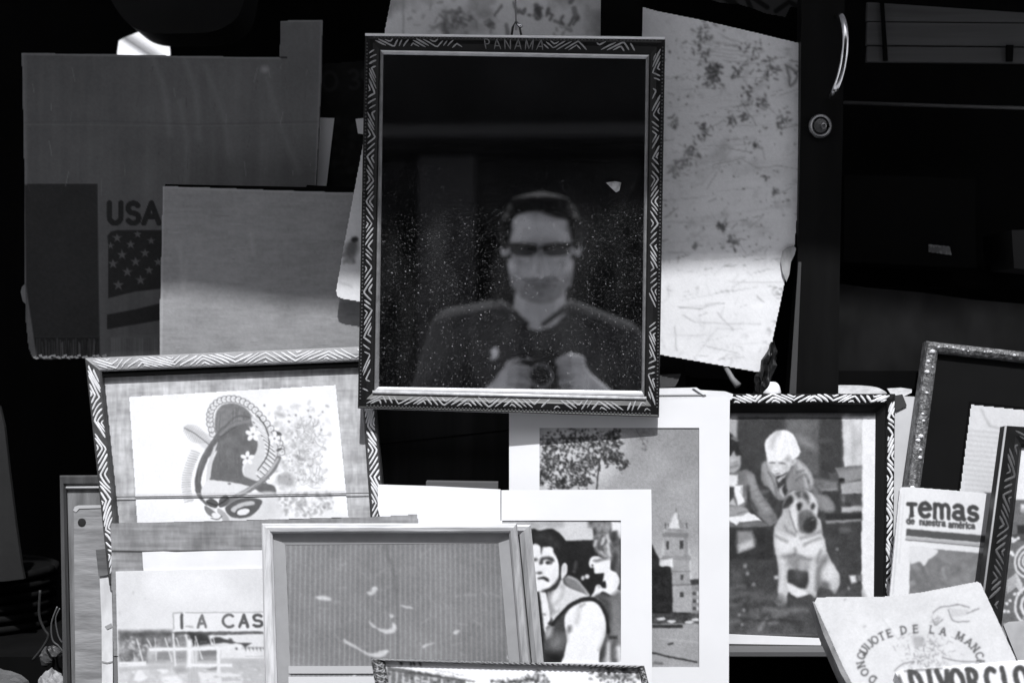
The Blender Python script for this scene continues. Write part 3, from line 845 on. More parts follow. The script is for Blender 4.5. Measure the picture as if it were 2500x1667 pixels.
# white pebble-like knob and torn papers on top of the dog picture frame
P_k = Pl(1884, 955, 1.486)
ctr = P_k.v(1884, 954); vs = []; fs = []
for i in range(9):
    a = math.pi / 2 * i / 8
    for k in range(18):
        b = 2 * math.pi * k / 18
        vs.append((ctr.x + .0098 * math.cos(a) ** .6 * math.cos(b), ctr.y + .008 * math.cos(a) ** .6 * math.sin(b), ctr.z - .004 + .0135 * math.sin(a)))
for i in range(8):
    for k in range(18):
        k2 = (k + 1) % 18; fs.append([i * 18 + k, i * 18 + k2, (i + 1) * 18 + k2, (i + 1) * 18 + k])
fs.append(list(range(18))[::-1])
obj('white_pebble', vs, fs, mat('white_plastic', .82, .4), smooth=True, label='small rounded white pebble on top of the children and dog picture', cat='pebble')
P_tp = Pl(2120, 955, 1.492, 4)
M_torn = mat('torn_paper', .78, .8, v2=.5, scale=(60, 60, 90), bump=.6, bscale=(80, 80, 80))
slab('torn_paper', P_tp, spline([(2040, 942), (2070, 940), (2120, 942), (2148, 948), (2165, 962), (2120, 968), (2070, 966), (2045, 958)], 4, True), M_torn, th=.002,
     label='torn white paper lying behind the top of the dog picture', cat='paper')
slab('torn_paper', Pl(2200, 950, 1.489, 4), [(2166, 948), (2200, 946), (2226, 950), (2226, 958), (2205, 968), (2175, 962)], M_torn, th=.002,
     label='small torn white scrap beside the silver frame', cat='paper')
t = thing('pale_card', 'pale card standing between the dog picture and the silver frame', 'card', Pl(2200, 1120, 1.480, 4).v(2200, 1500))
slab('sheet', Pl(2200, 1120, 1.480, 4), [(2150, 975), (2175, 966), (2232, 968), (2245, 980), (2240, 1500), (2150, 1500)], mat('pale_card_grey', .62, .8, v2=.54, scale=(20, 20, 20)), t, th=.002)
slab('dark_tab', Pl(2200, 1120, 1.478, 4), [(2180, 966), (2203, 962), (2214, 990), (2188, 1003), (2178, 985)], mat('dark_tab_grey', .045, .8), t, th=.0015)

# ================================================================== HANGING BLACK FRAME WITH GLASS
LEAN, YAW = math.degrees(math.atan(81.5 / FPX)), -math.degrees(math.atan(70 / FPX))
P_m = Pl(1250, 550, 1.45, LEAN, YAW)
mo = [(893, 88), (1623, 97), (1608, 1018), (875, 996)]
mi = [(929, 124), (1585, 136), (1573, 968), (914, 955)]
li = [(936, 133), (1577, 144), (1566, 954), (925, 944)]
M_ebony = mat('ebony_paint', .006, .38, spec=.2, v2=.010, scale=(40, 40, 40), bump=.25)
M_carve = mat('carved_pale_wood', .38, .6, v2=.24, scale=(120, 120, 120))
M_silver = mat('silver_leaf', .74, .35, .25, v2=.62, scale=(90, 90, 90), bump=.2)
t = thing('black_glass_picture', 'black carved frame with dark reflecting glass hanging in the centre', 'picture frame', P_m.v(1240, 1010))
prof_m = [(0, -.002), (0, .0055), (.06, .007), (.12, .0062), (.3, .0070), (.55, .0068), (.8, .0045), (.92, .0032), (1, .0025), (1, -.002)]
FM = Frame(P_m, mo, mi, prof_m)
rails = FM.rails(M_ebony, t)
for k, (ph, u0, u1) in enumerate(((.1, .0, .31), (.0, 0, 1), (.35, 0, 1), (.55, 0, 1))):
    FM.carving(k, rails[k], M_carve, period=108, amp=1.0, dj=.26, nj=4, wid=.0018, t0=.27, t1=.80, phase=ph, u0=u0, u1=u1, drop=.08, jit=.05)
FM.carving(0, rails[0], M_carve, period=108, amp=1.0, dj=.26, nj=4, wid=.0017, t0=.27, t1=.84, phase=.4, u0=.60, u1=1, drop=.12, jit=.03)
# PANAMA cut into the top rail
gs = []
x = 0.0
for ch in 'PANAMA':
    wd, st = GL[ch]
    for q in st:
        q2 = []
        for e in range(len(q) - 1):
            for f in range(4): q2.append((q[e][0] + (q[e + 1][0] - q[e][0]) * f / 4, q[e][1] + (q[e + 1][1] - q[e][1]) * f / 4))
        q2.append(q[-1])
        gs.append(FM.ribbon(0, [((1180 - 893 + (x + a) * 23) / 730, .84 - b * .62) for a, b in q2], .0013, .0004))
    x += wd + .42
v_, f_ = join_geo(*gs)
obj('lettering', v_, f_, mat('carved_dim', .16, .6), rails[0])
# bead row along the outer edge
gs = []
for k in range(4):
    L_ = FM.length(k); n_ = int(L_ / 8.2)
    for q in range(2, n_ - 1):
        p = FM.pt(k, .155, q / n_, .0002)
        b = .00105
        ax = Vector(P_m.n)
        X_ = Vector((1, 0, 0)); Z_ = Vector((0, 0, 1)); p = Vector(p)
        ring = [p + X_ * b * math.cos(a) + Z_ * b * math.sin(a) for a in [i * math.pi / 3 for i in range(6)]]
        vs = [tuple(r) for r in ring] + [tuple(p + ax * b * .8 + (r - p) * .45) for r in ring]
        fs = [[i, (i + 1) % 6, 6 + (i + 1) % 6, 6 + i] for i in range(6)] + [[6, 7, 8, 9, 10, 11]]
        gs.append((vs, fs))
v_, f_ = join_geo(*gs)
obj('bead_row', v_, f_, mat('bead_dark', .09, .35), t, kind='stuff')
# sky highlight along the top arris, put into a near-white colour
tube('top_arris', [P_m.at(894, 89, .0068), P_m.at(1622, 98, .0068)], .0014, mat('arris_highlight', .88, .4, .0), t, sides=6)
tube('bottom_arris', [P_m.at(876, 995, .0052), P_m.at(1608, 1017, .0052)], .0007, mat('pale_edge2', .45, .4, .2), t, sides=6)  # paler line along the bottom edge
FL = Frame(P_m, mi, li, [(0, -.0018), (0, .0026), (.2, .0040), (.55, .0042), (.8, .0028), (1, .0012), (1, -.0018)])
M_sil2 = mat('shaded_silver', .22, .4, .1, v2=.14, scale=(90, 90, 90))  # darker silver puts shade on the side lips into the colour
FL.rails(M_silver, t, 'lip_or_shadow_strip', mats=[M_silver, M_sil2, M_silver, M_sil2])
# second bright fillet at the foot
tube('foot_fillet', [P_m.at(911, 957, .0046), P_m.at(1577, 972, .0046)], .0018, mat('fillet_white', .72, .4, .2, v2=.5, scale=(150, 150, 150)), t, sides=8)
# glass: black backed, reflecting, dusty
m = bpy.data.materials.new('black_glass'); m.use_nodes = True; n = m.node_tree.nodes; l = m.node_tree.links
b = n['Principled BSDF']; b.inputs['Base Color'].default_value = g3(.85); b.inputs['Metallic'].default_value = 1.0
b.inputs['Roughness'].default_value = .02
dust = n.new('ShaderNodeBsdfDiffuse'); dust.inputs['Color'].default_value = g3(.36)
tc = n.new('ShaderNodeTexCoord')
fac = None
for sc_, th_, keep, st_ in ((230, .19, .58, .70), (430, .28, .50, .55), (900, .36, .44, .32), (110, .10, .80, 1.1)):
    vo = n.new('ShaderNodeTexVoronoi'); vo.inputs['Scale'].default_value = sc_; vo.feature = 'F1'
    l.new(tc.outputs['Object'], vo.inputs['Vector'])
    mr = n.new('ShaderNodeMapRange'); mr.inputs['From Min'].default_value = th_; mr.inputs['From Max'].default_value = th_ * .35
    mr.inputs['To Min'].default_value = 0; mr.inputs['To Max'].default_value = st_
    l.new(vo.outputs['Distance'], mr.inputs['Value'])
    sp = n.new('ShaderNodeSeparateColor'); l.new(vo.outputs['Color'], sp.inputs[0])
    gt = n.new('ShaderNodeMapRange'); gt.inputs['From Min'].default_value = keep; gt.inputs['From Max'].default_value = 1.0
    l.new(sp.outputs[0], gt.inputs['Value'])
    mu = n.new('ShaderNodeMath'); mu.operation = 'MULTIPLY'; l.new(mr.outputs[0], mu.inputs[0]); l.new(gt.outputs[0], mu.inputs[1])
    if fac is None: fac = mu
    else:
        ad = n.new('ShaderNodeMath'); ad.operation = 'MAXIMUM'; l.new(fac.outputs[0], ad.inputs[0]); l.new(mu.outputs[0], ad.inputs[1]); fac = ad
nz = n.new('ShaderNodeTexNoise'); nz.inputs['Scale'].default_value = 1; nz.inputs['Detail'].default_value = 7
mpn = n.new('ShaderNodeMapping'); mpn.inputs['Scale'].default_value = (22, 22, 9); mpn.inputs['Rotation'].default_value = (0, .5, 0)   # wiped smears
l.new(tc.outputs['Object'], mpn.inputs[0]); l.new(mpn.outputs[0], nz.inputs['Vector'])
mr = n.new('ShaderNodeMapRange'); mr.inputs['From Min'].default_value = .42; mr.inputs['From Max'].default_value = .75
mr.inputs['To Min'].default_value = .0015; mr.inputs['To Max'].default_value = .045
l.new(nz.outputs[0], mr.inputs['Value'])
ad = n.new('ShaderNodeMath'); ad.operation = 'ADD'; ad.use_clamp = True; l.new(fac.outputs[0], ad.inputs[0]); l.new(mr.outputs[0], ad.inputs[1])
sz = n.new('ShaderNodeSeparateXYZ'); l.new(tc.outputs['Object'], sz.inputs[0])     # specks thinned upward, putting the shade above the sun line into the dust
dz = n.new('ShaderNodeMapRange'); dz.inputs['From Min'].default_value = .29; dz.inputs['From Max'].default_value = .18; dz.inputs['To Min'].default_value = .05; dz.inputs['To Max'].default_value = 1.0
l.new(sz.outputs[2], dz.inputs['Value'])
dm = n.new('ShaderNodeMath'); dm.operation = 'MULTIPLY'; l.new(ad.outputs[0], dm.inputs[0]); l.new(dz.outputs[0], dm.inputs[1])
mx = n.new('ShaderNodeMixShader'); l.new(dm.outputs[0], mx.inputs[0]); l.new(b.outputs[0], mx.inputs[1]); l.new(dust.outputs[0], mx.inputs[2])
l.new(mx.outputs[0], n['Material Output'].inputs[0])
M_glass = m
slab('glass', P_m, [(932, 128), (1581, 139), (1570, 961), (919, 949)], M_glass, t, h0=0, th=.001)
slab('backing', P_m, [(932, 128), (1581, 139), (1570, 961), (919, 949)], M_black, t, h0=-.0012, th=.0007)
slab('paper_chip', P_m, [(1479, 446), (1500, 443), (1517, 446), (1512, 466), (1504, 470), (1490, 457)], mat('chip_pale', .5, .7, v2=.2, scale=(150, 150, 150)), t, h0=.0006, th=.0004)
t2 = thing('picture_cord', 'thin cord and nail holding the hanging black frame', 'cord', P_m.v(1262, 60))
tube('string', [P_m.at(1248, 92, -.002), P_m.at(1252, 68, .001), P_m.at(1258, 56, .002), P_m.at(1268, 66, .001), P_m.at(1274, 92, -.002)], .0012, mat('cord_dark', .06, .8), t2, sides=6)
tube('string', [P_m.at(1260, 56, .0005), P_m.at(1256, -60, -.02)], .0009, mat('cord_grey', .2, .8), t2, sides=6)
tube('nail', [P_m.at(1259, 54, -.03), P_m.at(1262, 57, .001), P_m.at(1273, 70, .008)], .0016, M_chrome, t2, sides=8)

# ================================================================== PICTURES AT THE FRONT
M_matte = print_mat('print_matte', .7, .2, .08, 400)
M_photo = print_mat('print_photo', .4, .35)
M_matboard = mat('white_matboard', .70, .8, spec=.15, v2=.67, scale=(12, 12, 12))

# dark plank panel low in the middle
P_dp = Pl(1080, 1090, 1.505, 2)
t = thing('plank_panel', 'dark plank panel in the gap under the hanging black frame', 'panel', P_dp.v(1090, 1500))
M_plank = mat('dark_plank', .020, .6, spec=.2, v2=.010, scale=(60, 60, 4), bump=.3)
slab('plank', P_dp, [(850, 960), (1260, 960), (1260, 1046), (900, 1086), (850, 1092)], M_plank, t, th=.012)
slab('plank', P_dp, [(850, 1096), (900, 1090), (1260, 1050), (1260, 1500), (850, 1500)], M_plank, t, h0=-.002, th=.012)
slab('ledge', Pl(1100, 1180, 1.47), [(1040, 1176), (1216, 1178), (1216, 1260), (1040, 1260)], mat('ledge_dim', .10, .7), th=.02,
     label='dim grey ledge strip below the dark plank panel', cat='ledge')

# ---- masked dancer picture in a carved frame
P_k = Pl(560, 1000, 1.472, 9)
ko = [(213, 877), (905, 848), (957, 1420), (272, 1428)]
ki = [(253, 909), (880, 884), (915, 1380), (302, 1388)]
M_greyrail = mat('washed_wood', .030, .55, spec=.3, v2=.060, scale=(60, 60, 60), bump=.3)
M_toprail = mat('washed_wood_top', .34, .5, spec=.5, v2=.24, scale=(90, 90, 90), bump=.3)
M_cut = mat('cut_white', .70, .6, v2=.55, scale=(60, 60, 60))
t = thing('masked_dancer_picture', 'carved zigzag frame holding a print of a masked dancer with flowers', 'framed picture', P_k.v(590, 1425))
FK = Frame(P_k, ko, ki, [(0, -.010), (0, .008), (.07, .0098), (.5, .0105), (.9, .0095), (1, .008), (1, -.010)])
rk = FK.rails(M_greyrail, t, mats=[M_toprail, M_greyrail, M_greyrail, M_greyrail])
for k, ph in ((0, .2), (1, .15), (3, .05)):
    FK.carving(k, rk[k], M_cut, period=150 if k == 0 else 128, amp=1.05, dj=.25, nj=5, wid=.0021, t0=.12, t1=.86, phase=ph, drop=.04, jit=.06)
slab('lip_or_shadow_strip', P_k, [(254, 909), (880, 884), (882, 897), (255, 922)], M_black, t, h0=.006, th=.005)  # black strip standing in for the deep shadow under the top rail
# burlap mat
kp = [(316, 969), (820, 940), (851, 1262), (336, 1277)]
c = Cv(245, 878, 925, 1395, 2.5, 150, 245, .70)
c.a = 182 + 26 * (fbm(c.X, c.Y * .12, 6, 3) - .5) * 2 + 20 * (fbm(c.X * .12, c.Y, 6, 5) - .5) * 2 + 34 * (fbm(c.X, c.Y * .6, 60, 8) - .5) * 2 + 30 * (fbm(c.X, c.Y, 26, 18) - .5) * 2

c.sheet('burlap_mat', P_k, M_matte, t, h=.0, mask=ki)
slab('backboard', P_k, ki, mat('backboard_grey', .15, .9), t, h0=-.002, th=.004)
# the print
c = Cv(310, 935, 856, 1282, 1.5, 246, 246, .71); c.ss = .8
c.noise(120, 5, 3)
R = random.Random(11)
# flowers: clumps of petals, light over mid grey
c.view(500, 900, 3.92)
for k in range(260):
    x = R.gauss(870, 150); y = R.gauss(760, 220)
    if not (600 < x < 1200 and 300 < y < 1160): continue
    c.ell(x, y, R.uniform(14, 44), R.uniform(10, 30), R.uniform(178, 226), R.uniform(0, 180), 7, .55)
for k in range(260):
    x = R.gauss(880, 130); y = R.gauss(800, 210)
    if not (640 < x < 1180 and 330 < y < 1190): continue
    c.ell(x, y, R.uniform(5, 20), R.uniform(4, 12), R.choice([140, 160, 178, 195, 245, 250, 250]), R.uniform(0, 180), 6, .6)
for k in range(34):
    x = R.uniform(620, 1130); y = R.uniform(380, 1100); r = R.uniform(14, 36)
    if x < 760 and y > 700: continue
    n_ = R.choice([5, 6, 8]); a0 = R.random() * 3
    for p in range(n_):
        a = p * 2 * math.pi / n_ + a0
        c.ell(x + r * math.cos(a), y + r * math.sin(a), r * .75, r * .36, R.uniform(232, 250), math.degrees(a), 4, .85)
    c.ell(x, y, r * .34, r * .34, R.uniform(120, 170), 0, 4, .85)
for k in range(120):
    a = R.uniform(-1.3, 1.3); x = R.uniform(860, 1100); y = R.uniform(500, 1120); l_ = R.uniform(40, 130)
    c.line([(x, y), (x + l_ * .5 * math.cos(a), y - l_ * .5 * math.sin(a)), (x + l_ * math.cos(a + .3), y - l_ * math.sin(a + .3))], R.uniform(4, 8), R.choice([150, 175, 200, 240]), 3, .7, True)
c.blob([(700, 1030), (800, 1000), (860, 1060), (840, 1120), (740, 1120), (690, 1080)], 150, 14, .7); c.ell(900, 850, 60, 14, 118, 24, 10, .7); c.ell(720, 440, 46, 20, 150, 20, 14, .7); c.ell(715, 770, 30, 16, 90, -10, 7, .8); c.ell(700, 640, 26, 30, 105, 30, 8, .7)
for k in range(240):
    x = R.uniform(680, 1230); y = R.uniform(1180, 1405)
    c.ell(x, y, R.uniform(8, 28), R.uniform(5, 18), R.choice([135, 150, 170, 205, 235, 240]), R.uniform(0, 180), 6, .5)
c.view(0, 850, 3.357)
# feather and fringe
c.blob([(1505, 650), (1550, 635), (1620, 665), (1700, 700), (1735, 730), (1700, 830), (1640, 790), (1560, 720)], 212, 8, .8)
for k in range(15):
    u = k / 14; x = 1520 + 190 * u; y = 650 + 120 * u; q = 20 + 62 * math.sin(math.pi * min(1, u + .1))
    c.line([(x, y), (x + 14 + q * .25, y - q * .6)], 6, 165, 3, .75); c.line([(x, y), (x - q * .3, y + q * .75)], 6, 160, 3, .75)
c.line([(1515, 655), (1600, 700), (1710, 785)], 9, 120, 3, .9, True)
for k in range(22):
    u = k / 21; x = 1640 - 90 * math.sin(u * 2.2) + 20 * u; y = 860 + 380 * u
    c.line([(x, y), (x - 70, y - 24 + 44 * u)], 8, R.uniform(120, 185), 3, .75); c.ell(x - 30, y + 6, 26, 12, 205, 20, 8, .6)
# lace scallops round the comb
ring = spline([(1745, 700), (1722, 600), (1732, 510), (1790, 440), (1880, 415), (1975, 430), (2060, 480), (2140, 560), (2220, 660), (2285, 760), (2310, 850)], 5)
for x, y in ring[::2]:
    c.ell(x, y, 31, 31, 128, 0, 2.5, .85); c.ell(x, y, 23, 23, 240, 0, 2.5, .95); c.ell(x, y, 8, 8, 195, 0, 3, .8)
for x, y in ring[1::2]: c.ell(x + (x - 1950) * .035, y + (y - 700) * .06, 5, 5, 110, 0, 2, .8)
c.blob([(1770, 690), (1765, 560), (1810, 475), (1900, 448), (2000, 480), (2070, 560), (2090, 640), (1960, 640), (1840, 690)], 126, 6, nz=18, nsc=8)
for k in range(22):
    x = 1785 + k * 13
    c.line([(x, 665 - 3 * k), (x + 6, 600 - 2 * k), (x + 12, 490 + abs(k - 11) * 6)], 4, R.choice([88, 100, 160]), 3, .55, True)
c.line([(1850, 640), (1940, 560), (2060, 570)], 16, 95, 5, .7, True)
# lace band
c.blob([(2060, 560), (2150, 610), (2250, 740), (2290, 860), (2230, 970), (2110, 1075), (2010, 1050), (2010, 960), (2090, 860), (2120, 760), (2090, 680)], 214, 5)
for k in range(13):
    u = k / 12; x = 2070 + 165 * math.sin(u * 2.55) * .8 - 40 * u; y = 585 + 440 * u
    c.line([(x, y), (x + 76, y + 62)], 15, 240, 3, .9); c.line([(x + 6, y + 18), (x + 80, y + 80)], 8, 92, 3, .85)
c.line([(2110, 550), (2180, 650), (2207, 760), (2190, 880), (2115, 1000)], 10, 78, 3, .9, True); c.line([(2230, 690), (2275, 800), (2275, 880)], 6, 120, 3, .8, True)
c.ell(2290, 700, 24, 14, 70, 30, 4, .8); c.ell(2290, 830, 26, 12, 70, -20, 4, .8)
# hair and head
c.blob([(1790, 700), (1880, 630), (1960, 590), (2040, 640), (2060, 700), (2115, 770), (2090, 870), (2000, 950), (2000, 1040), (2120, 1090), (2250, 1130), (2248, 1215), (2150, 1190), (2060, 1140), (1880, 1095), (1725, 1080), (1735, 960), (1780, 840), (1700, 900)], 108, 5, nz=16, nsc=24)
for k in range(26):
    x = 1780 + R.uniform(0, 220); y = R.uniform(700, 1020); c.line([(x, y), (x + R.uniform(-14, 14), y + R.uniform(30, 90))], 6, R.choice([92, 124, 138]), 4, .5)
c.ell(1850, 760, 60, 16, 130, -30, 14, .6); c.ell(1900, 850, 70, 14, 120, 20, 12, .6)
c.blob([(1830, 640), (1720, 780), (1640, 920), (1600, 1080), (1615, 1200), (1700, 1290), (1665, 1180), (1650, 1080), (1690, 950), (1760, 790), (1860, 690)], 104, 4, nz=10)
c.line([(1830, 660), (1700, 830), (1640, 970), (1630, 1100)], 7, 135, 4, .6, True)
c.poly([(1785, 770), (1742, 930), (1727, 1060), (1688, 1105), (1700, 960), (1755, 810)], 214, 4)
c.line([(1810, 710), (1860, 660), (1940, 620), (2040, 600)], 22, 140, 5, .85, True); c.line([(1810, 725), (1940, 640)], 6, 70, 3, .7)
# face
c.blob([(1720, 1080), (1880, 1098), (2070, 1140), (2010, 1200), (1830, 1230), (1700, 1260), (1650, 1180), (1680, 1110)], 230, 4); c.ell(1880, 1108, 14, 8, 120, 0, 4)
c.blob([(1880, 1270), (2060, 1200), (2240, 1180), (2300, 1300), (2290, 1390), (1900, 1420), (1860, 1340)], 224, 10, .85); c.ell(2210, 1300, 46, 70, 208, 0, 30, .6)
c.line([(2285, 900), (2240, 990), (2150, 1085), (2050, 1155), (1960, 1205), (1850, 1265)], 44, 118, 4, .95, True); c.line([(2278, 910), (2170, 1060), (2050, 1148), (1950, 1200)], 20, 190, 4, .85, True); c.line([(2200, 1040), (2060, 1150)], 5, 90, 3, .7)
# eye
c.blob([(1848, 1305), (1930, 1245), (2040, 1222), (2148, 1248), (2105, 1335), (2030, 1383), (1950, 1392), (1888, 1375)], 96, 4)
c.blob([(1895, 1318), (1960, 1272), (2065, 1252), (2085, 1278), (1990, 1298), (1935, 1345)], 200, 4)
c.ell(1994, 1338, 66, 38, 84, -14, 4); c.ell(1996, 1340, 54, 27, 244, -14, 4); c.line([(1860, 1290), (1960, 1228), (2100, 1215)], 9, 150, 4, .7, True)
# ribbon and ornament
for q, v in (([(1690, 1250), (1740, 1230), (1790, 1270), (1770, 1310), (1710, 1290)], 88), ([(1800, 1240), (1850, 1200), (1885, 1240), (1850, 1290), (1800, 1300)], 98), ([(1680, 1290), (1740, 1320), (1790, 1370), (1740, 1380), (1690, 1340)], 128), ([(1790, 1310), (1850, 1350), (1885, 1420), (1850, 1425), (1790, 1350)], 178)):
    c.blob(q, v, 3)
c.ell(1775, 1370, 40, 22, 240, 20, 3); c.line([(1735, 1392), (1790, 1400), (1820, 1375)], 8, 70, 3, .8, True)
c.line([(1700, 1260), (1780, 1290), (1870, 1230)], 12, 50, 3, .8); c.ell(1750, 1315, 18, 10, 225, 20, 3)
for fx, fy, fr in ((2075, 705, 36), (2030, 900, 34), (2250, 740, 28), (2170, 470, 16)):
    for p in range(5):
        a = p * 2 * math.pi / 5 - .3
        c.ell(fx + fr * math.cos(a), fy + fr * math.sin(a), fr * .78, fr * .5, 244, math.degrees(a), 3)
    c.ell(fx, fy, 9, 9, 150, 0, 3)
c.view(0, 0, 1)
c.line([(310, 1214), (560, 1213), (860, 1207)], 3, 130, 2, .8); c.line([(310, 1208), (860, 1199)], 2, 200, 2, .8)
c.develop(.5, 1.2, 9, 6, 4); c.sheet('print', P_k, M_matte, t, h=.0012, mask=kp)
tube('glass_edge', [P_k.at(282, 1213, .003), P_k.at(560, 1209, .003), P_k.at(912, 1203, .003)], .0005, mat('edge_line', .12, .4), t, sides=5)

# ---- stacked wooden frames, far left
P_w = Pl(190, 1400, 1.452, 5)
M_wdark = mat('dark_stained_wood', .045, .5, v2=.075, scale=(120, 120, 8), bump=.4, bscale=(150, 150, 12))
M_wgrey = mat('grey_weathered_wood', .20, .7, v2=.11, scale=(110, 110, 9), bump=.5, bscale=(160, 160, 14))
M_wlite = mat('pale_worn_wood', .30, .7, v2=.17, scale=(14, 14, 90), bump=.5, bscale=(40, 40, 160))
t = thing('dark_wooden_frame', 'dark wooden frame standing at the back of the stack on the left', 'picture frame', P_w.v(210, 1880))
FW = Frame(Pl(190, 1400, 1.468, 5), [(149, 1160), (420, 1158), (420, 1880), (160, 1880)], [(163, 1188), (400, 1186), (400, 1850), (178, 1850)], [(0, -.010), (0, .004), (.15, .0065), (.7, .006), (1, .002), (1, -.010)])
FW.rails(M_wdark, t)
slab('backboard', Pl(190, 1400, 1.468, 5), [(165, 1190), (398, 1188), (398, 1848), (180, 1848)], M_wgrey, t, h0=.001, th=.003)
tube('top_edge', [Pl(190, 1400, 1.468, 5).at(164, 1190, .0035), Pl(190, 1400, 1.468, 5).at(400, 1188, .0035)], .0014, mat('worn_pale', .42, .6), t, sides=6)
t = thing('weathered_board', 'weathered grey wooden board with a nail hole beside the dancer picture', 'board', P_w.v(215, 1880))
slab('board', P_w, [(180, 1244), (184, 1237), (192, 1234), (400, 1232), (400, 1880), (186, 1880)], M_wlite, t, th=.008)
slab('worn_top_edge', P_w, [(179, 1245), (183, 1236), (192, 1233), (262, 1232), (262, 1239), (194, 1241), (186, 1250)], mat('worn_pale', .42, .6), t, h0=.0008, th=.0006)
v_, f_ = disc_geo(P_w, 200, 1275, [(10, -.0005), (10, .0003), (6, .0006), (2, .0006)], 14)
obj('nail_hole', v_, f_, mat('hole_black', .012, .8), t)

# ---- boat-harbour photograph in a burlap mat, front left
P_lc = Pl(460, 1450, 1.428, 7)
t = thing('harbour_photo', 'pale photograph of a boat harbour with a sign, in a grey burlap mat', 'photograph', P_lc.v(450, 1880))
lm = [(270, 1277), (600, 1270), (900, 1262), (1018, 1255), (1022, 1276), (1010, 1880), (282, 1880)]
c = Cv(262, 1250, 1026, 1600, 2.5, 150, 245, .70)
c.a = 146 + 22 * (fbm(c.X * .1, c.Y, 6, 3) - .5) * 2 + 14 * (fbm(c.X, c.Y * .2, 5, 7) - .5) * 2 + 26 * (fbm(c.X, c.Y, 40, 8) - .5) * 2
c.line([(270, 1345), (345, 1346), (640, 1343)], 4, 45, 3)
c.sheet('burlap_mat', P_lc, M_matte, t, mask=lm)
slab('backboard', P_lc, lm, mat('backboard_grey', .15, .9), t, h0=-.001, th=.005)
slab('torn_paper', P_lc, [(348, 1347), (400, 1345), (430, 1347), (520, 1344), (640, 1342), (660, 1395), (500, 1400), (352, 1396), (350, 1384)], M_paper, t, h0=.0012, th=.0008)
lp = [(285, 1395), (460, 1390), (660, 1386), (660, 1880), (296, 1880)]
slab('print_edge', P_lc, [(284, 1394), (460, 1389), (660, 1385), (660, 1880), (295, 1880)], M_paper, t, h0=.0022, th=.0008)
c = Cv(282, 1380, 662, 1690, 1.7, 236, 245, .71)
c.a = 236 + 6 * (fbm(c.X, c.Y, 120, 4) - .5) * 2
c.view(280, 1370, 5.278); c.ss = .6
R = random.Random(3)
c.blob([(60, 130), (450, 130), (400, 350), (250, 600), (200, 880), (60, 880)], 224, 60, .7); c.blob([(440, 150), (900, 120), (1400, 150), (1500, 420), (900, 520), (500, 420)], 247, 60, .8); c.blob([(1400, 140), (1950, 120), (1950, 420), (1600, 400)], 228, 60, .7)
c.ell(250, 400, 10, 24, 190, 0, 8, .7); c.ell(395, 480, 8, 8, 190, 0, 6, .7); c.ell(75, 660, 12, 30, 200, 0, 8, .6)
# roof line, trees under it
c.rect(60, 900, 2100, 1700, 205, 6)
c.poly([(60, 895), (740, 885), (780, 905), (960, 905), (1000, 1080), (700, 1110), (440, 1100), (440, 1290), (60, 1290)], 142, 16, nz=70, nsc=13)
c.poly([(60, 895), (740, 885), (740, 960), (60, 990)], 88, 22, .7, nz=24, nsc=10); c.ell(400, 1060, 70, 60, 80, 0, 26, .7)
c.poly([(780, 900), (1920, 880), (1920, 935), (1240, 945), (780, 940)], 110, 6, nz=36, nsc=9)
c.poly([(950, 905), (1200, 930), (1250, 1060), (1020, 1080)], 66, 10, nz=16); c.rect(1110, 1020, 1190, 1040, 110, 8, .8)
c.poly([(1230, 950), (1925, 930), (1925, 1095), (1780, 1090), (1640, 1100), (1560, 1080), (1250, 1070)], 240, 5)
c.blob([(1250, 1000), (1330, 965), (1420, 990), (1560, 1035), (1500, 1055), (1400, 1040), (1300, 1060)], 78, 8); c.ell(1500, 1015, 26, 30, 90, 0, 9); c.poly([(1560, 1040), (1770, 1045), (1690, 1105), (1640, 1060)], 85, 7)
# building fronts
c.rect(440, 1090, 960, 1300, 182, 12, .8, nz=36, nsc=16); c.rect(560, 1160, 720, 1260, 140, 12, .8, nz=20); c.rect(800, 1160, 930, 1250, 150, 12, .8, nz=24)
c.poly([(1090, 1140), (1330, 1130), (1330, 1260), (1090, 1270)], 128, 8, nz=14); c.poly([(1090, 1210), (1330, 1200), (1330, 1270), (1090, 1280)], 180, 16, .7)
c.poly([(450, 1110), (980, 1100), (1640, 1070), (1640, 1120), (1380, 1135), (980, 1140), (460, 1150)], 246, 5)
c.rect(1380, 1120, 1930, 1240, 240, 8, nz=10, nsc=20); c.ell(1573, 1117, 16, 16, 120, 0, 5)
for k in range(6): c.poly([(1680 + k * 48, 1100), (1706 + k * 48, 1100), (1700 + k * 48, 1150)], 120, 5)
c.line([(1690, 1215), (1925, 1212)], 6, 190, 4)
c.blob([(1540, 1290), (1700, 1260), (1930, 1280), (1930, 1400), (1700, 1380), (1540, 1370)], 195, 18, nz=20, nsc=14)
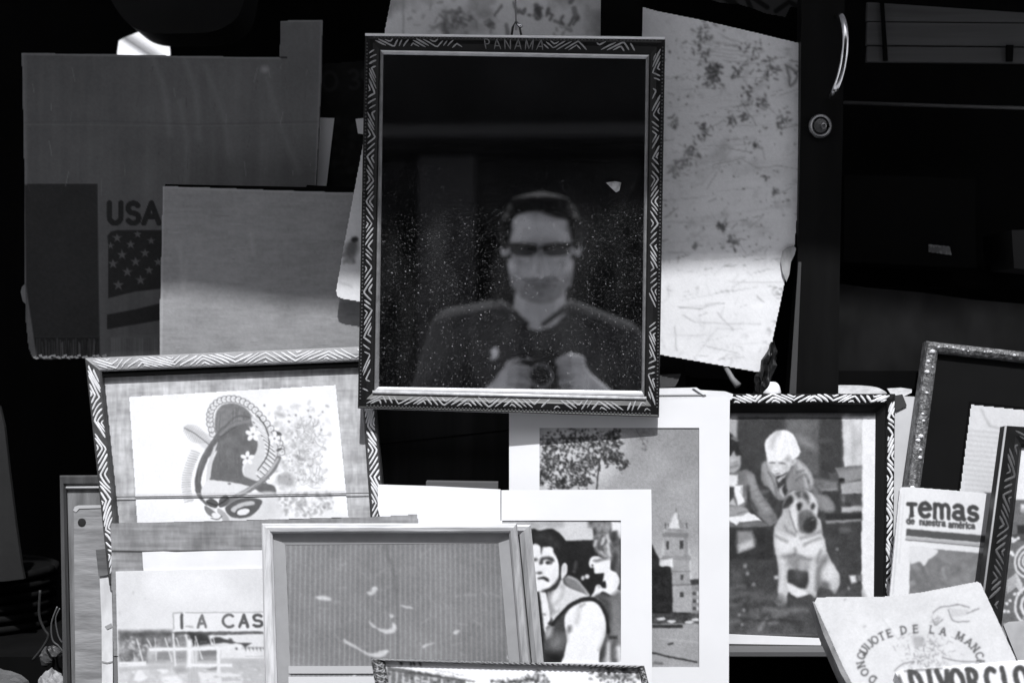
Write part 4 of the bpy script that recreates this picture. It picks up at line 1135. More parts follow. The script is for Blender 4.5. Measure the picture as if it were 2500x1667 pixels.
# quay, boats, masts
c.poly([(70, 1290), (415, 1280), (415, 1340), (70, 1350)], 246, 5); c.line([(100, 1322), (180, 1322)], 10, 190, 5, .7)
c.rect(60, 1360, 960, 1700, 214, 20, nz=26, nsc=22); c.poly([(70, 1380), (540, 1350), (720, 1350), (500, 1380), (70, 1410)], 185, 12, .7)
c.blob([(780, 1370), (900, 1350), (940, 1400), (820, 1440)], 150, 18, .6)
c.rect(940, 1000, 1000, 1360, 248, 12); c.rect(960, 1310, 1520, 1352, 248, 7); c.rect(1320, 1120, 1370, 1600, 248, 7)
for x in (960, 1000, 1030, 1070): c.line([(x, 1360), (x + 6, 1600)], 10, 185, 6, .7)
for x0, y0, x1, y1, w_ in ((295, 990, 370, 1270, 18), (430, 990, 480, 1090, 16), (660, 980, 745, 1280, 15), (765, 930, 790, 1330, 26), (805, 980, 840, 1080, 14), (925, 940, 960, 1100, 18), (1050, 960, 1135, 1250, 17), (1045, 1020, 1060, 1300, 12), (1275, 980, 1320, 1130, 13), (530, 980, 545, 1270, 11), (255, 1170, 265, 1280, 9), (1010, 1150, 1025, 1300, 14)):
    c.line([(x0, y0), (x1, y1)], w_, 240, 5, .95)
c.blob([(290, 1420), (350, 1400), (400, 1460), (420, 1490), (340, 1540), (260, 1530)], 246, 10); c.blob([(560, 1390), (640, 1380), (700, 1400), (640, 1440), (600, 1420)], 246, 10); c.blob([(640, 1490), (800, 1470), (880, 1560), (700, 1580), (620, 1540)], 247, 12)
c.poly([(1180, 1380), (1320, 1350), (1320, 1390), (1230, 1392)], 150, 8); c.poly([(1080, 1420), (1600, 1430), (1660, 1490), (1650, 1560), (1120, 1560)], 240, 8); c.poly([(1380, 1480), (1620, 1480), (1650, 1530), (1390, 1535)], 200, 8)
for k in range(40): c.ell(R.uniform(80, 1900), R.uniform(1380, 1660), R.uniform(10, 50), R.uniform(5, 16), R.choice([180, 195, 246, 248]), R.uniform(-20, 20), 8, .6)
for k in range(50): c.ell(R.uniform(70, 440), R.uniform(960, 1280), R.uniform(8, 28), R.uniform(6, 20), R.choice([110, 130, 205, 225, 235]), R.uniform(0, 90), 7, .55)
# sign board
c.rect(765, 655, 2100, 895, 243, 4); c.line([(768, 870), (766, 660), (890, 656)], 9, 130, 3, .9); c.line([(920, 656), (2100, 648)], 7, 135, 3, .9)
LT = lambda xx, yy, sq=1.0: (lambda u, v: (xx + u * sq, yy - v))
c.line([(874, 685), (874, 850)], 38, 96, 4); c.line([(930, 830), (1018, 838)], 18, 170, 5, .9)
c.text('A', LT(1078, 842, .92), 152, 34, 125, soft=1.8); c.text('C', LT(1400, 840, 1.2), 158, 34, 112, soft=1.8); c.text('A', LT(1618, 836, .92), 152, 38, 98, soft=1.8); c.text('S', LT(1785, 834, 1.35), 152, 36, 92, soft=1.8)
c.view(0, 0, 1)
c.develop(.7, 1.6, 10, 6, 4); c.sheet('print', P_lc, M_photo, t, h=.003, mask=lp)
# pale stick and burlap-wrapped corner beside it
P_ps = Pl(258, 1500, 1.438, 6)
t = thing('pale_batten', 'pale chipped batten with a dark wrapped top, left of the harbour photograph', 'batten', P_ps.v(262, 1880))
slab('batten', P_ps, [(243, 1404), (262, 1404), (272, 1396), (275, 1540), (276, 1880), (250, 1880), (248, 1520)], mat('pale_batten_paint', .70, .7, v2=.5, scale=(50, 50, 20)), t, th=.008)
slab('wrapped_top', P_ps, [(235, 1341), (272, 1338), (274, 1360), (266, 1380), (268, 1402), (242, 1406)], mat('dark_burlap', .075, .9, v2=.14, scale=(20, 20, 220)), t, h0=.002, th=.012)
slab('chip', P_ps, [(249, 1612), (262, 1615), (275, 1612), (275, 1616), (262, 1619), (249, 1616)], mat('chip_grey', .3, .8), t, h0=.0006, th=.0006)
slab('chip', P_ps, [(256, 1528), (272, 1520), (275, 1530), (262, 1536)], mat('chip_grey', .3, .8), t, h0=.0006, th=.0006)

# ---- cathedral tower photograph in a tall white mat
P_c = Pl(1510, 1020, 1.4535, 7, -6)
t = thing('cathedral_photo', 'tall white mat with a photograph of a church bell tower and tree', 'photograph', P_c.v(1510, 1880))
co = [(1243, 1004), (1500, 985), (1776, 966), (1782, 975), (1780, 1400), (1779, 1880), (1243, 1880)]
ci = [(1317, 1044), (1707, 1044), (1707, 1628), (1317, 1628)]
vs, fs = slab_geo(P_c, co, .0, .0018)
# mat with a window cut out: four strips
strips = [[(1243, 1004), (1500, 985), (1776, 966), (1782, 975), (1781, 1044), (1243, 1044)], [(1243, 1044), (1317, 1044), (1317, 1628), (1243, 1628)], [(1707, 1044), (1781, 1044), (1779.6, 1628), (1707, 1628)], [(1243, 1628), (1779.6, 1628), (1779, 1880), (1243, 1880)]]
V_, F_ = join_geo(*[slab_geo(P_c, s_, .0, .0018) for s_ in strips])
obj('mat_board', V_, F_, M_matboard, t)
c = Cv(1312, 1040, 1712, 1632, 2.0, 170, 245, .70)
c.grad(152, 190); c.noise(140, 22, 6); c.noise(40, 9, 9); c.noise(6, 5, 19)
c.view(1200, 950, 2.187)
c.blob([(255, 205), (640, 215), (700, 330), (620, 470), (450, 560), (240, 560)], 222, 60, .8)
R = random.Random(5)
for k in range(2300):   # foliage as clustered leaf dabs
    cl = R.choice([(330, 300, 90, 60), (450, 280, 90, 60), (580, 300, 70, 60), (300, 400, 60, 70), (420, 420, 80, 50), (520, 390, 70, 50), (640, 360, 50, 40), (370, 500, 70, 34), (270, 460, 40, 50), (650, 260, 40, 50), (480, 490, 50, 26), (700, 400, 26, 22)])
    x = R.gauss(cl[0], cl[2] * .55); y = R.gauss(cl[1], cl[3] * .55)
    if x < 258 or y < 208 or x > 745: continue
    c.ell(x, y, R.uniform(3, 10), R.uniform(2.5, 7), R.choice([28, 36, 46, 60, 80, 110, 225]), R.uniform(0, 180), 1.8, .8)
for q in ([(575, 390), (568, 460), (560, 540)], [(575, 390), (600, 330)], [(260, 265), (420, 262), (560, 250)], [(560, 470), (450, 400), (330, 380)], [(600, 330), (690, 300)], [(360, 240), (480, 300), (570, 380)]):
    c.line(q, 9 if q[0][0] == 575 else 5, 50, 2, .85, True)
for k in range(26):
    x = R.gauss(815, 18); y = R.uniform(215, 330); c.ell(x, y, R.uniform(2, 8), R.uniform(2, 6), R.uniform(80, 140), 0, 2, .8)
c.line([(770, 212), (800, 260), (825, 320)], 4, 90, 2, .8); c.line([(870, 230), (850, 260), (830, 250)], 3, 120, 2, .7)
c.rect(855, 880, 1110, 1210, 215, 60, .5)
# neighbouring houses
c.rect(1060, 1015, 1110, 1200, 150, 3, nz=30, nsc=14); c.poly([(1060, 1015), (1110, 1010), (1110, 1040), (1064, 1045)], 60, 3)
for y in (1080, 1120, 1160): c.rect(1075, y, 1092, y + 18, 70, 2); c.rect(1098, y, 1108, y + 18, 225, 2)
# tower
c.poly([(960, 1045), (1064, 1045), (1070, 1196), (956, 1196)], 152, 3, nz=10, nsc=20)
c.poly([(958, 898), (1058, 898), (1060, 1046), (960, 1046)], 142, 3, nz=10, nsc=16)
c.rect(952, 1038, 1066, 1048, 105, 2); c.rect(956, 968, 1062, 974, 110, 2)
c.poly([(902, 905), (915, 884), (1060, 884), (1068, 900), (1060, 912)], 128, 2.5)
c.poly([(918, 782), (1050, 782), (1046, 886), (924, 886)], 148, 3, nz=12, nsc=12)
c.rect(1030, 782, 1050, 886, 120, 4, .8)
c.poly([(912, 776), (925, 762), (1048, 764), (1054, 782), (1048, 790), (916, 788)], 110, 2.5)
c.poly([(924, 762), (932, 738), (1044, 738), (1048, 764)], 140, 3, nz=26, nsc=8)
for x in (928, 946, 1024, 1042): c.line([(x, 740), (x, 716)], 8, 90, 2)
c.poly([(944, 742), (984, 650), (990, 650), (1036, 742)], 205, 3); c.poly([(990, 650), (1036, 742), (1004, 742)], 125, 3)
c.line([(986, 655), (985, 632)], 5, 110, 1.5)
for x, y, w_, h_ in ((1015, 828, 20, 44), (940, 832, 14, 44), (1016, 1002, 14, 26), (1016, 1096, 22, 26)):
    c.rect(x - w_ / 2, y - h_ / 2, x + w_ / 2, y + h_ / 2, 48, 2)
c.poly([(896, 945), (905, 915), (965, 900), (970, 950)], 226, 4)
Pt = c.T([(956, 1196), (958, 900), (904, 900), (918, 780), (924, 740), (984, 650), (1044, 740), (1050, 782), (1066, 900), (1070, 1196)]); c.a += 20 * c._inside(c.X, c.Y, Pt)
c.rect(956, 1190, 1066, 1226, 40, 4)
# dark garden trees
c.blob([(850, 850), (880, 880), (895, 905), (900, 945), (945, 945), (962, 990), (958, 1215), (850, 1225)], 36, 4, nz=20, nsc=8)
c.rect(855, 1196, 1112, 1252, 70, 4, nz=36, nsc=9)
for x, y in ((960, 1238), (1055, 1242), (905, 1225), (1090, 1230)): c.ell(x, y, 24, 8, 225, 0, 3)
c.rect(855, 1252, 1112, 1490, 168, 4); c.noise(60, 14, 8, [(855, 1255), (1112, 1255), (1112, 1490), (855, 1490)], aniso=(.4, 1.4))
c.rect(855, 1256, 1022, 1274, 52, 2.5); c.line([(855, 1405), (960, 1430), (1095, 1455)], 9, 50, 2)
c.ell(955, 1357, 17, 6, 60, -14, 2); c.ell(890, 1462, 30, 7, 95, 4, 4, .8); c.line([(900, 1330), (1108, 1350)], 6, 195, 4, .7)
c.view(0, 0, 1)
c.develop(.6, 1.8, 8, 12, 6); c.sheet('print', P_c, M_photo, t, h=-.0012, mask=ci)
slab('backboard', P_c, [(1246, 1010), (1776, 972), (1776, 1878), (1246, 1878)], mat('backboard_white', .5, .9), t, h0=-.003, th=.0025)
# folded white paper peeping over its top edge
P_fp = Pl(1700, 955, 1.466, 6)
t = thing('folded_paper', 'folded white paper strip behind the top of the bell tower mat', 'paper', P_fp.v(1700, 970))
slab('sheet', P_fp, [(1600, 948), (1690, 946), (1712, 952), (1770, 955), (1790, 962), (1786, 975), (1600, 985)], M_paper, t, th=.001)
slab('fold', P_fp, [(1690, 946), (1700, 946), (1724, 962), (1716, 964)], M_paper, t, h0=.002, th=.0012)
slab('fold', P_fp, [(1601, 963), (1716, 962), (1716, 965), (1601, 966)], mat('fold_shadow_line', .35, .8), t, h0=.001, th=.0005)

# ---- film still of a seated man, wide white mat in front
P_f = Pl(1400, 1250, 1.433, 8, -2)
t = thing('film_still', 'wide white mat around a black and white still of a man in a vest', 'photograph', P_f.v(1300, 1880))
fo_t = [(1224, 1196), (1590, 1194), (1591, 1270), (1224, 1270)]
V_, F_ = join_geo(slab_geo(P_f, fo_t, 0, .0018), slab_geo(P_f, [(1516, 1270), (1591, 1270), (1592, 1880), (1516, 1880)], 0, .0018), slab_geo(P_f, [(1180, 1616), (1516, 1616), (1516, 1880), (1180, 1880)], 0, .0018), slab_geo(P_f, [(1180, 1270), (1226, 1270), (1226, 1616), (1180, 1616)], 0, .0018))
obj('mat_board', V_, F_, M_matboard, t)
P_f2 = Pl(1100, 1220, 1.440, 8, 0)
slab('mat_flap', P_f2, [(923, 1182), (1060, 1186), (1222, 1194), (1222, 1300), (1020, 1300), (930, 1270), (922, 1240)], M_matboard, t, th=.0016)
fi = [(1226, 1270), (1516, 1270), (1516, 1616), (1226, 1616)]
c = Cv(1222, 1266, 1520, 1620, 1.6, 120, 245, .71)
c.view(1280, 1260, 4.354); c.ss = .72
c.rect(-300, 0, 1100, 1700, 40, 2)
c.poly([(-300, 30), (720, 30), (740, 250), (445, 268), (380, 190), (300, 130), (160, 150), (90, 130), (-300, 160)], 212, 8, nz=10, nsc=30)
c.poly([(-300, 40), (420, 40), (420, 110), (330, 125), (200, 115), (150, 140), (-300, 130)], 168, 16, .8, nz=14, nsc=24)
c.poly([(430, 262), (745, 255), (740, 420), (690, 470), (700, 560), (850, 620), (870, 760), (700, 860), (600, 690), (430, 600)], 28, 8)
c.ell(545, 520, 14, 46, 95, 12, 12, .8); c.ell(530, 585, 18, 10, 100, 0, 8, .8); c.ell(622, 655, 18, 24, 205, 10, 7); c.ell(668, 640, 24, 24, 232, 0, 7)
# foliage column and second figure
c.poly([(670, 40), (930, 40), (920, 200), (900, 260), (760, 210), (745, 130), (690, 110)], 120, 16, nz=70, nsc=14)
c.poly([(925, 50), (1040, 50), (1040, 240), (990, 240), (985, 160), (930, 160)], 240, 10)
c.poly([(920, 170), (990, 165), (1030, 260), (1030, 780), (990, 760), (960, 600), (910, 450), (910, 260)], 92, 16, nz=60, nsc=16)
c.ell(955, 480, 22, 90, 45, 4, 16, .8); c.ell(955, 220, 26, 46, 45, 0, 12, .8)
c.blob([(745, 210), (800, 190), (870, 170), (910, 230), (930, 420), (900, 480), (850, 440), (790, 400), (740, 310)], 150, 12, nz=70, nsc=9)
for q in ([(770, 230), (740, 290), (760, 320)], [(830, 210), (800, 270), (790, 340)], [(870, 260), (830, 330), (840, 390)], [(800, 330), (830, 400), (800, 440)]): c.line(q, 26, 70, 10, .8, True)
for q in ([(760, 260), (750, 310)], [(850, 230), (825, 290)], [(890, 300), (910, 420)], [(820, 380), (835, 400)], [(880, 200), (900, 260)]): c.line(q, 24, 232, 9, .8, True)
c.blob([(690, 480), (720, 430), (780, 425), (850, 450), (910, 450), (920, 560), (980, 600), (1015, 690), (990, 770), (1050, 800), (1050, 850), (960, 850), (840, 800), (790, 830), (700, 870), (740, 800), (760, 740), (800, 730), (830, 760), (870, 760), (860, 690), (835, 690), (845, 620), (840, 600), (750, 605), (735, 545), (700, 540)], 245, 6)
c.blob([(730, 470), (770, 450), (850, 440), (900, 455), (850, 465), (770, 490)], 110, 9, .85); c.ell(765, 440, 22, 14, 225, 0, 6); c.ell(725, 520, 10, 12, 60, 0, 5)
c.blob([(770, 730), (800, 725), (815, 750), (790, 765)], 190, 6)
c.blob([(720, 890), (790, 830), (900, 850), (1050, 840), (1050, 1700), (800, 1700), (880, 1300), (900, 1100), (840, 950)], 128, 18, nz=34, nsc=40)
c.blob([(780, 850), (900, 900), (920, 1100), (900, 1250), (880, 1000)], 50, 22, .8)
c.rect(905, 1270, 985, 1300, 25, 12); c.line([(960, 1330), (930, 1460), (960, 1550)], 46, 70, 22, .8, True); c.line([(890, 1360), (890, 1560)], 40, 225, 14, .9); c.line([(1010, 1400), (1020, 1560)], 50, 235, 14, .9)
c.blob([(830, 1320), (870, 1350), (850, 1480), (790, 1480)], 60, 18, .8)
# man: skin first
c.blob([(60, 290), (200, 320), (300, 330), (350, 430), (372, 540), (365, 660), (300, 740), (230, 785), (150, 800), (60, 790)], 246, 5)
c.blob([(388, 640), (392, 540), (425, 490), (455, 510), (455, 590), (430, 640), (405, 660)], 236, 5); c.ell(425, 560, 14, 40, 195, 6, 10, .7)
c.blob([(250, 800), (330, 770), (380, 690), (410, 660), (430, 720), (520, 770), (690, 840), (600, 880), (480, 930), (400, 1030), (300, 1130), (280, 1050), (260, 950)], 225, 8)
c.blob([(440, 640), (520, 650), (600, 720), (680, 830), (600, 800), (480, 750), (430, 690)], 128, 10); c.line([(470, 640), (560, 680), (640, 770), (680, 830)], 18, 215, 9, .8, True)
c.blob([(250, 800), (300, 790), (290, 900), (310, 1000), (290, 1050), (265, 960)], 105, 18, .8); c.line([(410, 740), (395, 840), (330, 920)], 26, 150, 18, .7, True); c.blob([(280, 850), (330, 800), (400, 780), (370, 870), (300, 920)], 238, 18, .8)
c.line([(320, 1020), (360, 1000)], 16, 150, 14, .7)
# hand and cup at his chin
c.poly([(160, 800), (225, 800), (245, 880), (265, 980), (285, 1090), (250, 1140), (300, 1190), (240, 1290), (210, 1200)], 244, 6); c.ell(210, 1040, 20, 9, 110, 10, 8, .8); c.line([(240, 1190), (290, 1130), (290, 1090)], 20, 50, 8, .8, True)
# jaw, beard line, face shading
c.blob([(375, 640), (385, 670), (350, 750), (260, 800), (190, 790), (270, 755), (330, 700)], 45, 10, .95)
c.ell(320, 640, 40, 60, 215, 20, 26, .5); c.ell(200, 590, 14, 30, 225, 0, 16, .5)
# features
c.blob([(165, 500), (180, 440), (240, 425), (300, 440), (320, 470), (290, 480), (240, 455), (205, 465), (190, 500)], 62, 9); c.ell(262, 488, 34, 18, 75, 4, 9); c.ell(248, 492, 14, 12, 30, 0, 6); c.ell(185, 492, 20, 12, 70, 0, 7)
c.ell(165, 600, 26, 14, 70, -6, 8); c.blob([(148, 655), (200, 642), (255, 660), (262, 690), (240, 690), (200, 668), (150, 668)], 42, 7)
c.ell(120, 460, 26, 16, 90, 0, 8); c.ell(110, 600, 14, 10, 100, 0, 8)
# hair
c.blob([(60, 300), (70, 170), (100, 130), (160, 155), (260, 135), (330, 150), (400, 210), (450, 290), (475, 400), (470, 520), (455, 500), (430, 488), (398, 520), (388, 650), (375, 640), (372, 520), (350, 440), (315, 380), (300, 325), (220, 310), (195, 330), (180, 385), (168, 318), (120, 292)], 32, 7)
c.blob([(110, 200), (220, 180), (320, 230), (380, 330), (330, 330), (240, 260), (140, 260)], 62, 22, .6, nz=14, nsc=12)
c.line([(205, 320), (190, 360), (182, 400)], 12, 130, 6, .7, True)
# vest and arm
c.blob([(230, 1240), (300, 1140), (440, 980), (600, 880), (700, 860), (760, 890), (600, 930), (480, 990), (430, 1080), (430, 1240), (420, 1400), (400, 1700), (200, 1700)], 66, 10, nz=10, nsc=24)
c.blob([(260, 1330), (340, 1250), (420, 1290), (400, 1400), (300, 1430)], 135, 40, .8); c.blob([(240, 1200), (300, 1170), (280, 1260), (230, 1290)], 215, 18, .8)
c.rect(230, 1450, 410, 1700, 22, 30, .9)
c.blob([(440, 1040), (500, 970), (600, 915), (720, 900), (790, 930), (860, 1040), (880, 1170), (850, 1300), (800, 1450), (760, 1700), (380, 1700), (420, 1480), (450, 1330), (440, 1220), (425, 1130)], 249, 6)
c.line([(590, 940), (570, 1060), (550, 1130)], 30, 185, 20, .7, True); c.ell(480, 1195, 22, 36, 70, 10, 16, .8); c.line([(450, 1230), (440, 1320)], 26, 130, 22, .7); c.line([(640, 930), (600, 960)], 14, 120, 10, .7)
c.line([(780, 1180), (860, 1160)], 50, 225, 40, .5); c.line([(870, 1230), (840, 1320), (800, 1420)], 22, 150, 18, .7, True)
c.line([(300, 1150), (380, 1050), (470, 960), (590, 890), (690, 875), (770, 900), (840, 980), (880, 1100), (890, 1230)], 34, 32, 7, 1, True)
c.view(0, 0, 1)
c.develop(.8, 1.4, 16, 9, 8, 26); c.sheet('print', P_f, M_photo, t, h=-.0012, mask=fi)
slab('backboard', P_f, [(1230, 1200), (1586, 1198), (1588, 1878), (1186, 1878), (1186, 1290), (1230, 1290)], mat('backboard_white', .5, .9), t, h0=-.003, th=.0025)

# ---- small wooden frame edge behind the corrugated-card frame
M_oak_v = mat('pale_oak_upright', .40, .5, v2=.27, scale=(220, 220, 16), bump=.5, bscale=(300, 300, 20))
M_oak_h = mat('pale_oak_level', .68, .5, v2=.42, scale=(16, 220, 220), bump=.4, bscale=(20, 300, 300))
P_o2 = Pl(1290, 1450, 1.412, 7, 0)
t = thing('rear_oak_frame', 'wood grained frame just behind the frame with corrugated card', 'picture frame', P_o2.v(1000, 1880))
FO2 = Frame(P_o2, [(700, 1284), (1296, 1280), (1352, 1880), (700, 1880)], [(730, 1308), (1268, 1304), (1322, 1850), (730, 1850)], [(0, -.008), (0, .004), (.2, .006), (.6, .0055), (1, .002), (1, -.008)])
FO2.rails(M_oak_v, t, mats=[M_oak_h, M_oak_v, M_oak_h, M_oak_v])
slab('backboard', P_o2, [(728, 1306), (1270, 1302), (1324, 1852), (728, 1852)], mat('backboard_grey', .15, .9), t, h0=-.004, th=.003)

# ---- pale frame with corrugated card behind glass
P_o = Pl(960, 1450, 1.392, 7, 0)
M_oak_l = mat('blond_wood_upright', .66, .5, v2=.45, scale=(200, 200, 14), bump=.4, bscale=(300, 300, 20))
t = thing('corrugated_card_frame', 'pale wooden frame filled with grey corrugated card, slivers of light on it', 'picture frame', P_o.v(960, 1880))
oo = [(640, 1277), (1262, 1277), (1318, 1880), (652, 1880)]
oi = [(666, 1301), (1243, 1300), (1290, 1850), (684, 1850)]
FO = Frame(P_o, oo, oi, [(0, -.009), (0, .003), (.15, .0055), (.45, .0062), (.8, .0050), (1, .002), (1, -.009)])
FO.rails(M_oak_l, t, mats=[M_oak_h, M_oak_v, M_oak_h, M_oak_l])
b2 = [(695, 1330), (1217, 1325), (1262, 1850), (716, 1850)]
FB = Frame(P_o, oi, b2, [(0, -.009), (0, -.0015), (1, -.0045), (1, -.009)])
FB.rails(mat('grey_slip', .31, .7, v2=.28, scale=(60, 60, 60)), t, 'slip')
c = Cv(690, 1320, 1280, 1700, 2.0, 130, 245, .70)
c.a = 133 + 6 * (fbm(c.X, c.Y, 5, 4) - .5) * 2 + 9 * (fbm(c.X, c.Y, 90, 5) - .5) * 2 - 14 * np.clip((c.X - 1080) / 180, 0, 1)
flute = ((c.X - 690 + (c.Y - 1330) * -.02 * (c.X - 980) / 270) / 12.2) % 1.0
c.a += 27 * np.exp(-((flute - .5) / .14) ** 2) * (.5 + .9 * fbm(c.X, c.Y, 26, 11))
c.view(600, 1200, 2.94)
c.line([(1000, 385), (1020, 470), (1060, 570), (1080, 760), (1090, 1200)], 18, 108, 8, .6, True)
# painted glints of light, then pale torn fibres, on the card
glint_pts = [spline([(500, 752), (550, 748), (600, 762), (598, 784), (545, 776), (505, 765)], 3, True), spline([(868, 720), (895, 715), (905, 685), (935, 682), (940, 705), (905, 738), (880, 742)], 3, True),
          spline([(945, 980), (1000, 990), (1045, 975), (1050, 940), (1075, 960), (1070, 1005), (1010, 1020), (960, 1000)], 3, True), spline([(880, 935), (900, 945), (935, 978), (905, 970)], 3, True),
          spline([(700, 1060), (720, 1070), (790, 1110), (865, 1155), (930, 1155), (1000, 1135), (1020, 1150), (980, 1185), (930, 1190), (850, 1162), (770, 1115), (705, 1085)], 3, True),
          spline([(1265, 1108), (1300, 1095), (1350, 1085), (1310, 1105), (1275, 1122)], 3, True), spline([(1485, 1015), (1510, 995), (1535, 1000), (1505, 1025)], 3, True), spline([(1030, 888), (1050, 882), (1060, 896), (1040, 905)], 3, True),
          spline([(1875, 1190), (1890, 1175), (1908, 1190), (1895, 1205)], 3, True), spline([(1110, 815), (1160, 822), (1195, 838), (1150, 834)], 3, True), spline([(760, 1330), (780, 1300), (770, 1275), (786, 1300), (784, 1325)], 3, True), spline([(1596, 318), (1615, 305), (1628, 318), (1618, 340)], 3, True)]
for p in glint_pts: c.poly(p, 226, 6, .85, nz=20, nsc=6)
for k in range(26):
    x, y = random.uniform(300, 1800), random.uniform(450, 1230); a = random.uniform(-.6, .9); l_ = random.uniform(20, 90)
    c.line([(x, y), (x + l_ * math.cos(a), y + l_ * math.sin(a))], random.uniform(4, 12), 175, 6, .45)
c.view(0, 0, 1); c.develop(.6, 1.6, 10, 6, 10, 60)
c.sheet('corrugated_card', P_o, M_matte, t, h=-.0048, mask=b2)
slab('backboard', P_o, b2, mat('backboard_grey', .15, .9), t, h0=-.006, th=.003)
# glass reflection put in as pale strips across its lower part
slab('reflection_strip', P_o, [(703, 1626), (1258, 1626), (1262, 1644), (703, 1644)], mat('reflection_pale', .44, .6), t, h0=-.0035, th=.001)
slab('reflection_strip', P_o, [(703, 1652), (1262, 1650), (1275, 1850), (705, 1850)], mat('reflection_paler', .58, .6), t, h0=-.0030, th=.0014)

# ---- street photograph in a dark ornate frame, bottom centre
P_a = Pl(1240, 1640, 1.35, 14)
t = thing('street_photo', 'dark ornate frame at the bottom edge with a bright street photograph', 'framed picture', P_a.v(1250, 1930))
ao = [(906, 1606), (1572, 1624), (1650, 1930), (960, 1930)]
ai = [(940, 1613), (1560, 1631), (1612, 1905), (985, 1905)]
M_orn = mat('ornate_dark', .035, .45, v2=.34, scale=(420, 420, 420), lo=.5, hi=.62, bump=.9, bscale=(500, 500, 500))
FA = Frame(P_a, ao, ai, [(0, -.008), (0, .003), (.25, .006), (.7, .005), (1, .002), (1, -.008)])
FA.rails(M_orn, t)
gs = []
for k in (0, 1, 3):
    L_ = FA.length(k); n_ = int(L_ / 13)
    for q in range(1, n_):
        for s_ in (-1, 1):
            u = q / n_
            gs.append(FA.ribbon(k, [(u - .35 / n_, .5 - .3 * s_), (u, .5 + .1 * s_), (u + .35 / n_, .5 + .32 * s_)], .0016, .0008))
v_, f_ = join_geo(*gs)
obj('carving', v_, f_, mat('carving_pale', .30, .5), t, kind='stuff')
c = Cv(930, 1605, 1640, 1720, 2.0, 248, 248, .71)
c.view(880, 1540, 2.94)
c.poly([(190, 250), (750, 345), (760, 420), (190, 420)], 120, 3, nz=30, nsc=8)
c.line([(190, 258), (540, 320), (820, 362)], 7, 90, 2); c.line([(190, 275), (740, 352)], 5, 60, 2)
for k in range(12): c.line([(215 + k * 46, 290 + k * 7), (212 + k * 46, 420)], 12, random.choice([60, 80, 215, 235]), 3, .8)
for k in range(40): c.ell(random.uniform(195, 740), random.uniform(300, 420), random.uniform(8, 26), random.uniform(4, 10), random.choice([70, 90, 225, 240]), 10, 3, .6)
c.line([(525, 275), (740, 316)], 3, 120, 1.5, .8); c.line([(540, 298), (830, 358)], 3, 110, 1.5, .8)
R = random.Random(9)
for k in range(170):
    cl = R.choice([(1240, 340, 60, 34), (1280, 330, 60, 30), (1180, 355, 70, 24), (1000, 365, 50, 14), (1100, 365, 70, 14), (1330, 370, 40, 24)])
    c.ell(R.gauss(cl[0], cl[2] * .5), R.gauss(cl[1], cl[3] * .6), R.uniform(5, 16), R.uniform(3, 9), R.choice([50, 70, 90, 130, 180]), R.uniform(0, 180), 2.5, .8)
for k in range(220):
    x, y = R.gauss(1850, 90), R.gauss(300, 50)
    if x > 2060: continue
    c.ell(x, y, R.uniform(6, 20), R.uniform(4, 12), R.choice([60, 85, 110, 230]), R.uniform(0, 180), 2.5, .75)
for x in (290, 355, 380, 425): c.line([(x, 222), (x + 8, 240)], 14, 70, 2.5)
c.view(0, 0, 1)
c.develop(.7, 3.0, 8, 10, 6); c.sheet('print', P_a, M_photo, t, h=0, mask=ai)
slab('backboard', P_a, ai, mat('backboard_grey', .15, .9), t, h0=-.001, th=.004)

# ---- children and dog picture
P_d = Pl(1980, 1250, 1.472, 6)
t = thing('dog_picture', 'black rope carved frame with a print of children and a wrinkled dog', 'framed picture', P_d.v(1990, 1600))
do = [(1700, 963), (2178, 963), (2170, 1600), (1700, 1600)]
di = [(1722, 988), (2157, 988), (2150, 1574), (1722, 1574)]
FD = Frame(P_d, do, di, [(0, -.006), (0, .012), (.1, .0135), (.5, .0142), (.9, .0130), (1, .0115), (1, -.006)])
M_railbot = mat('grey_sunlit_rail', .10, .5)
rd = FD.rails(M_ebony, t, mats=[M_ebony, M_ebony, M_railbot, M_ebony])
M_rope = mat('rope_pale', .74, .55, v2=.62, scale=(100, 100, 100))
FD.carving(0, rd[0], M_rope, period=96, amp=1.15, dj=.36, nj=3, wid=.0025, t0=.05, t1=.90, phase=.2, drop=.02, jit=.08)
FD.carving(1, rd[1], M_rope, period=100, amp=1.15, dj=.36, nj=3, wid=.0025, t0=.06, t1=.90, phase=.1, drop=.02, jit=.08)
di2 = [(1744, 1010), (2112, 1010), (2106, 1546), (1744, 1546)]
FDI = Frame(P_d, di, [(1740, 1008), (2137, 1008), (2132, 1550), (1740, 1550)], [(0, -.006), (0, .0085), (.4, .006), (1, .001), (1, -.006)])
FDI.rails(mat('inner_black', .007, .5, spec=.2), t, 'inner_slope', mats=None)
c = Cv(1738, 1004, 2140, 1554, 1.6, 238, 245, .80)
c.view(1770, 990, 5.058); c.ss = .55
c.rect(-300, 125, 1685, 2830, 74, 5, nz=12, nsc=24)
c.rect(-300, 60, 1850, 128, 92, 8); c.line([(-300, 122), (1690, 138)], 26, 128, 10, .8)
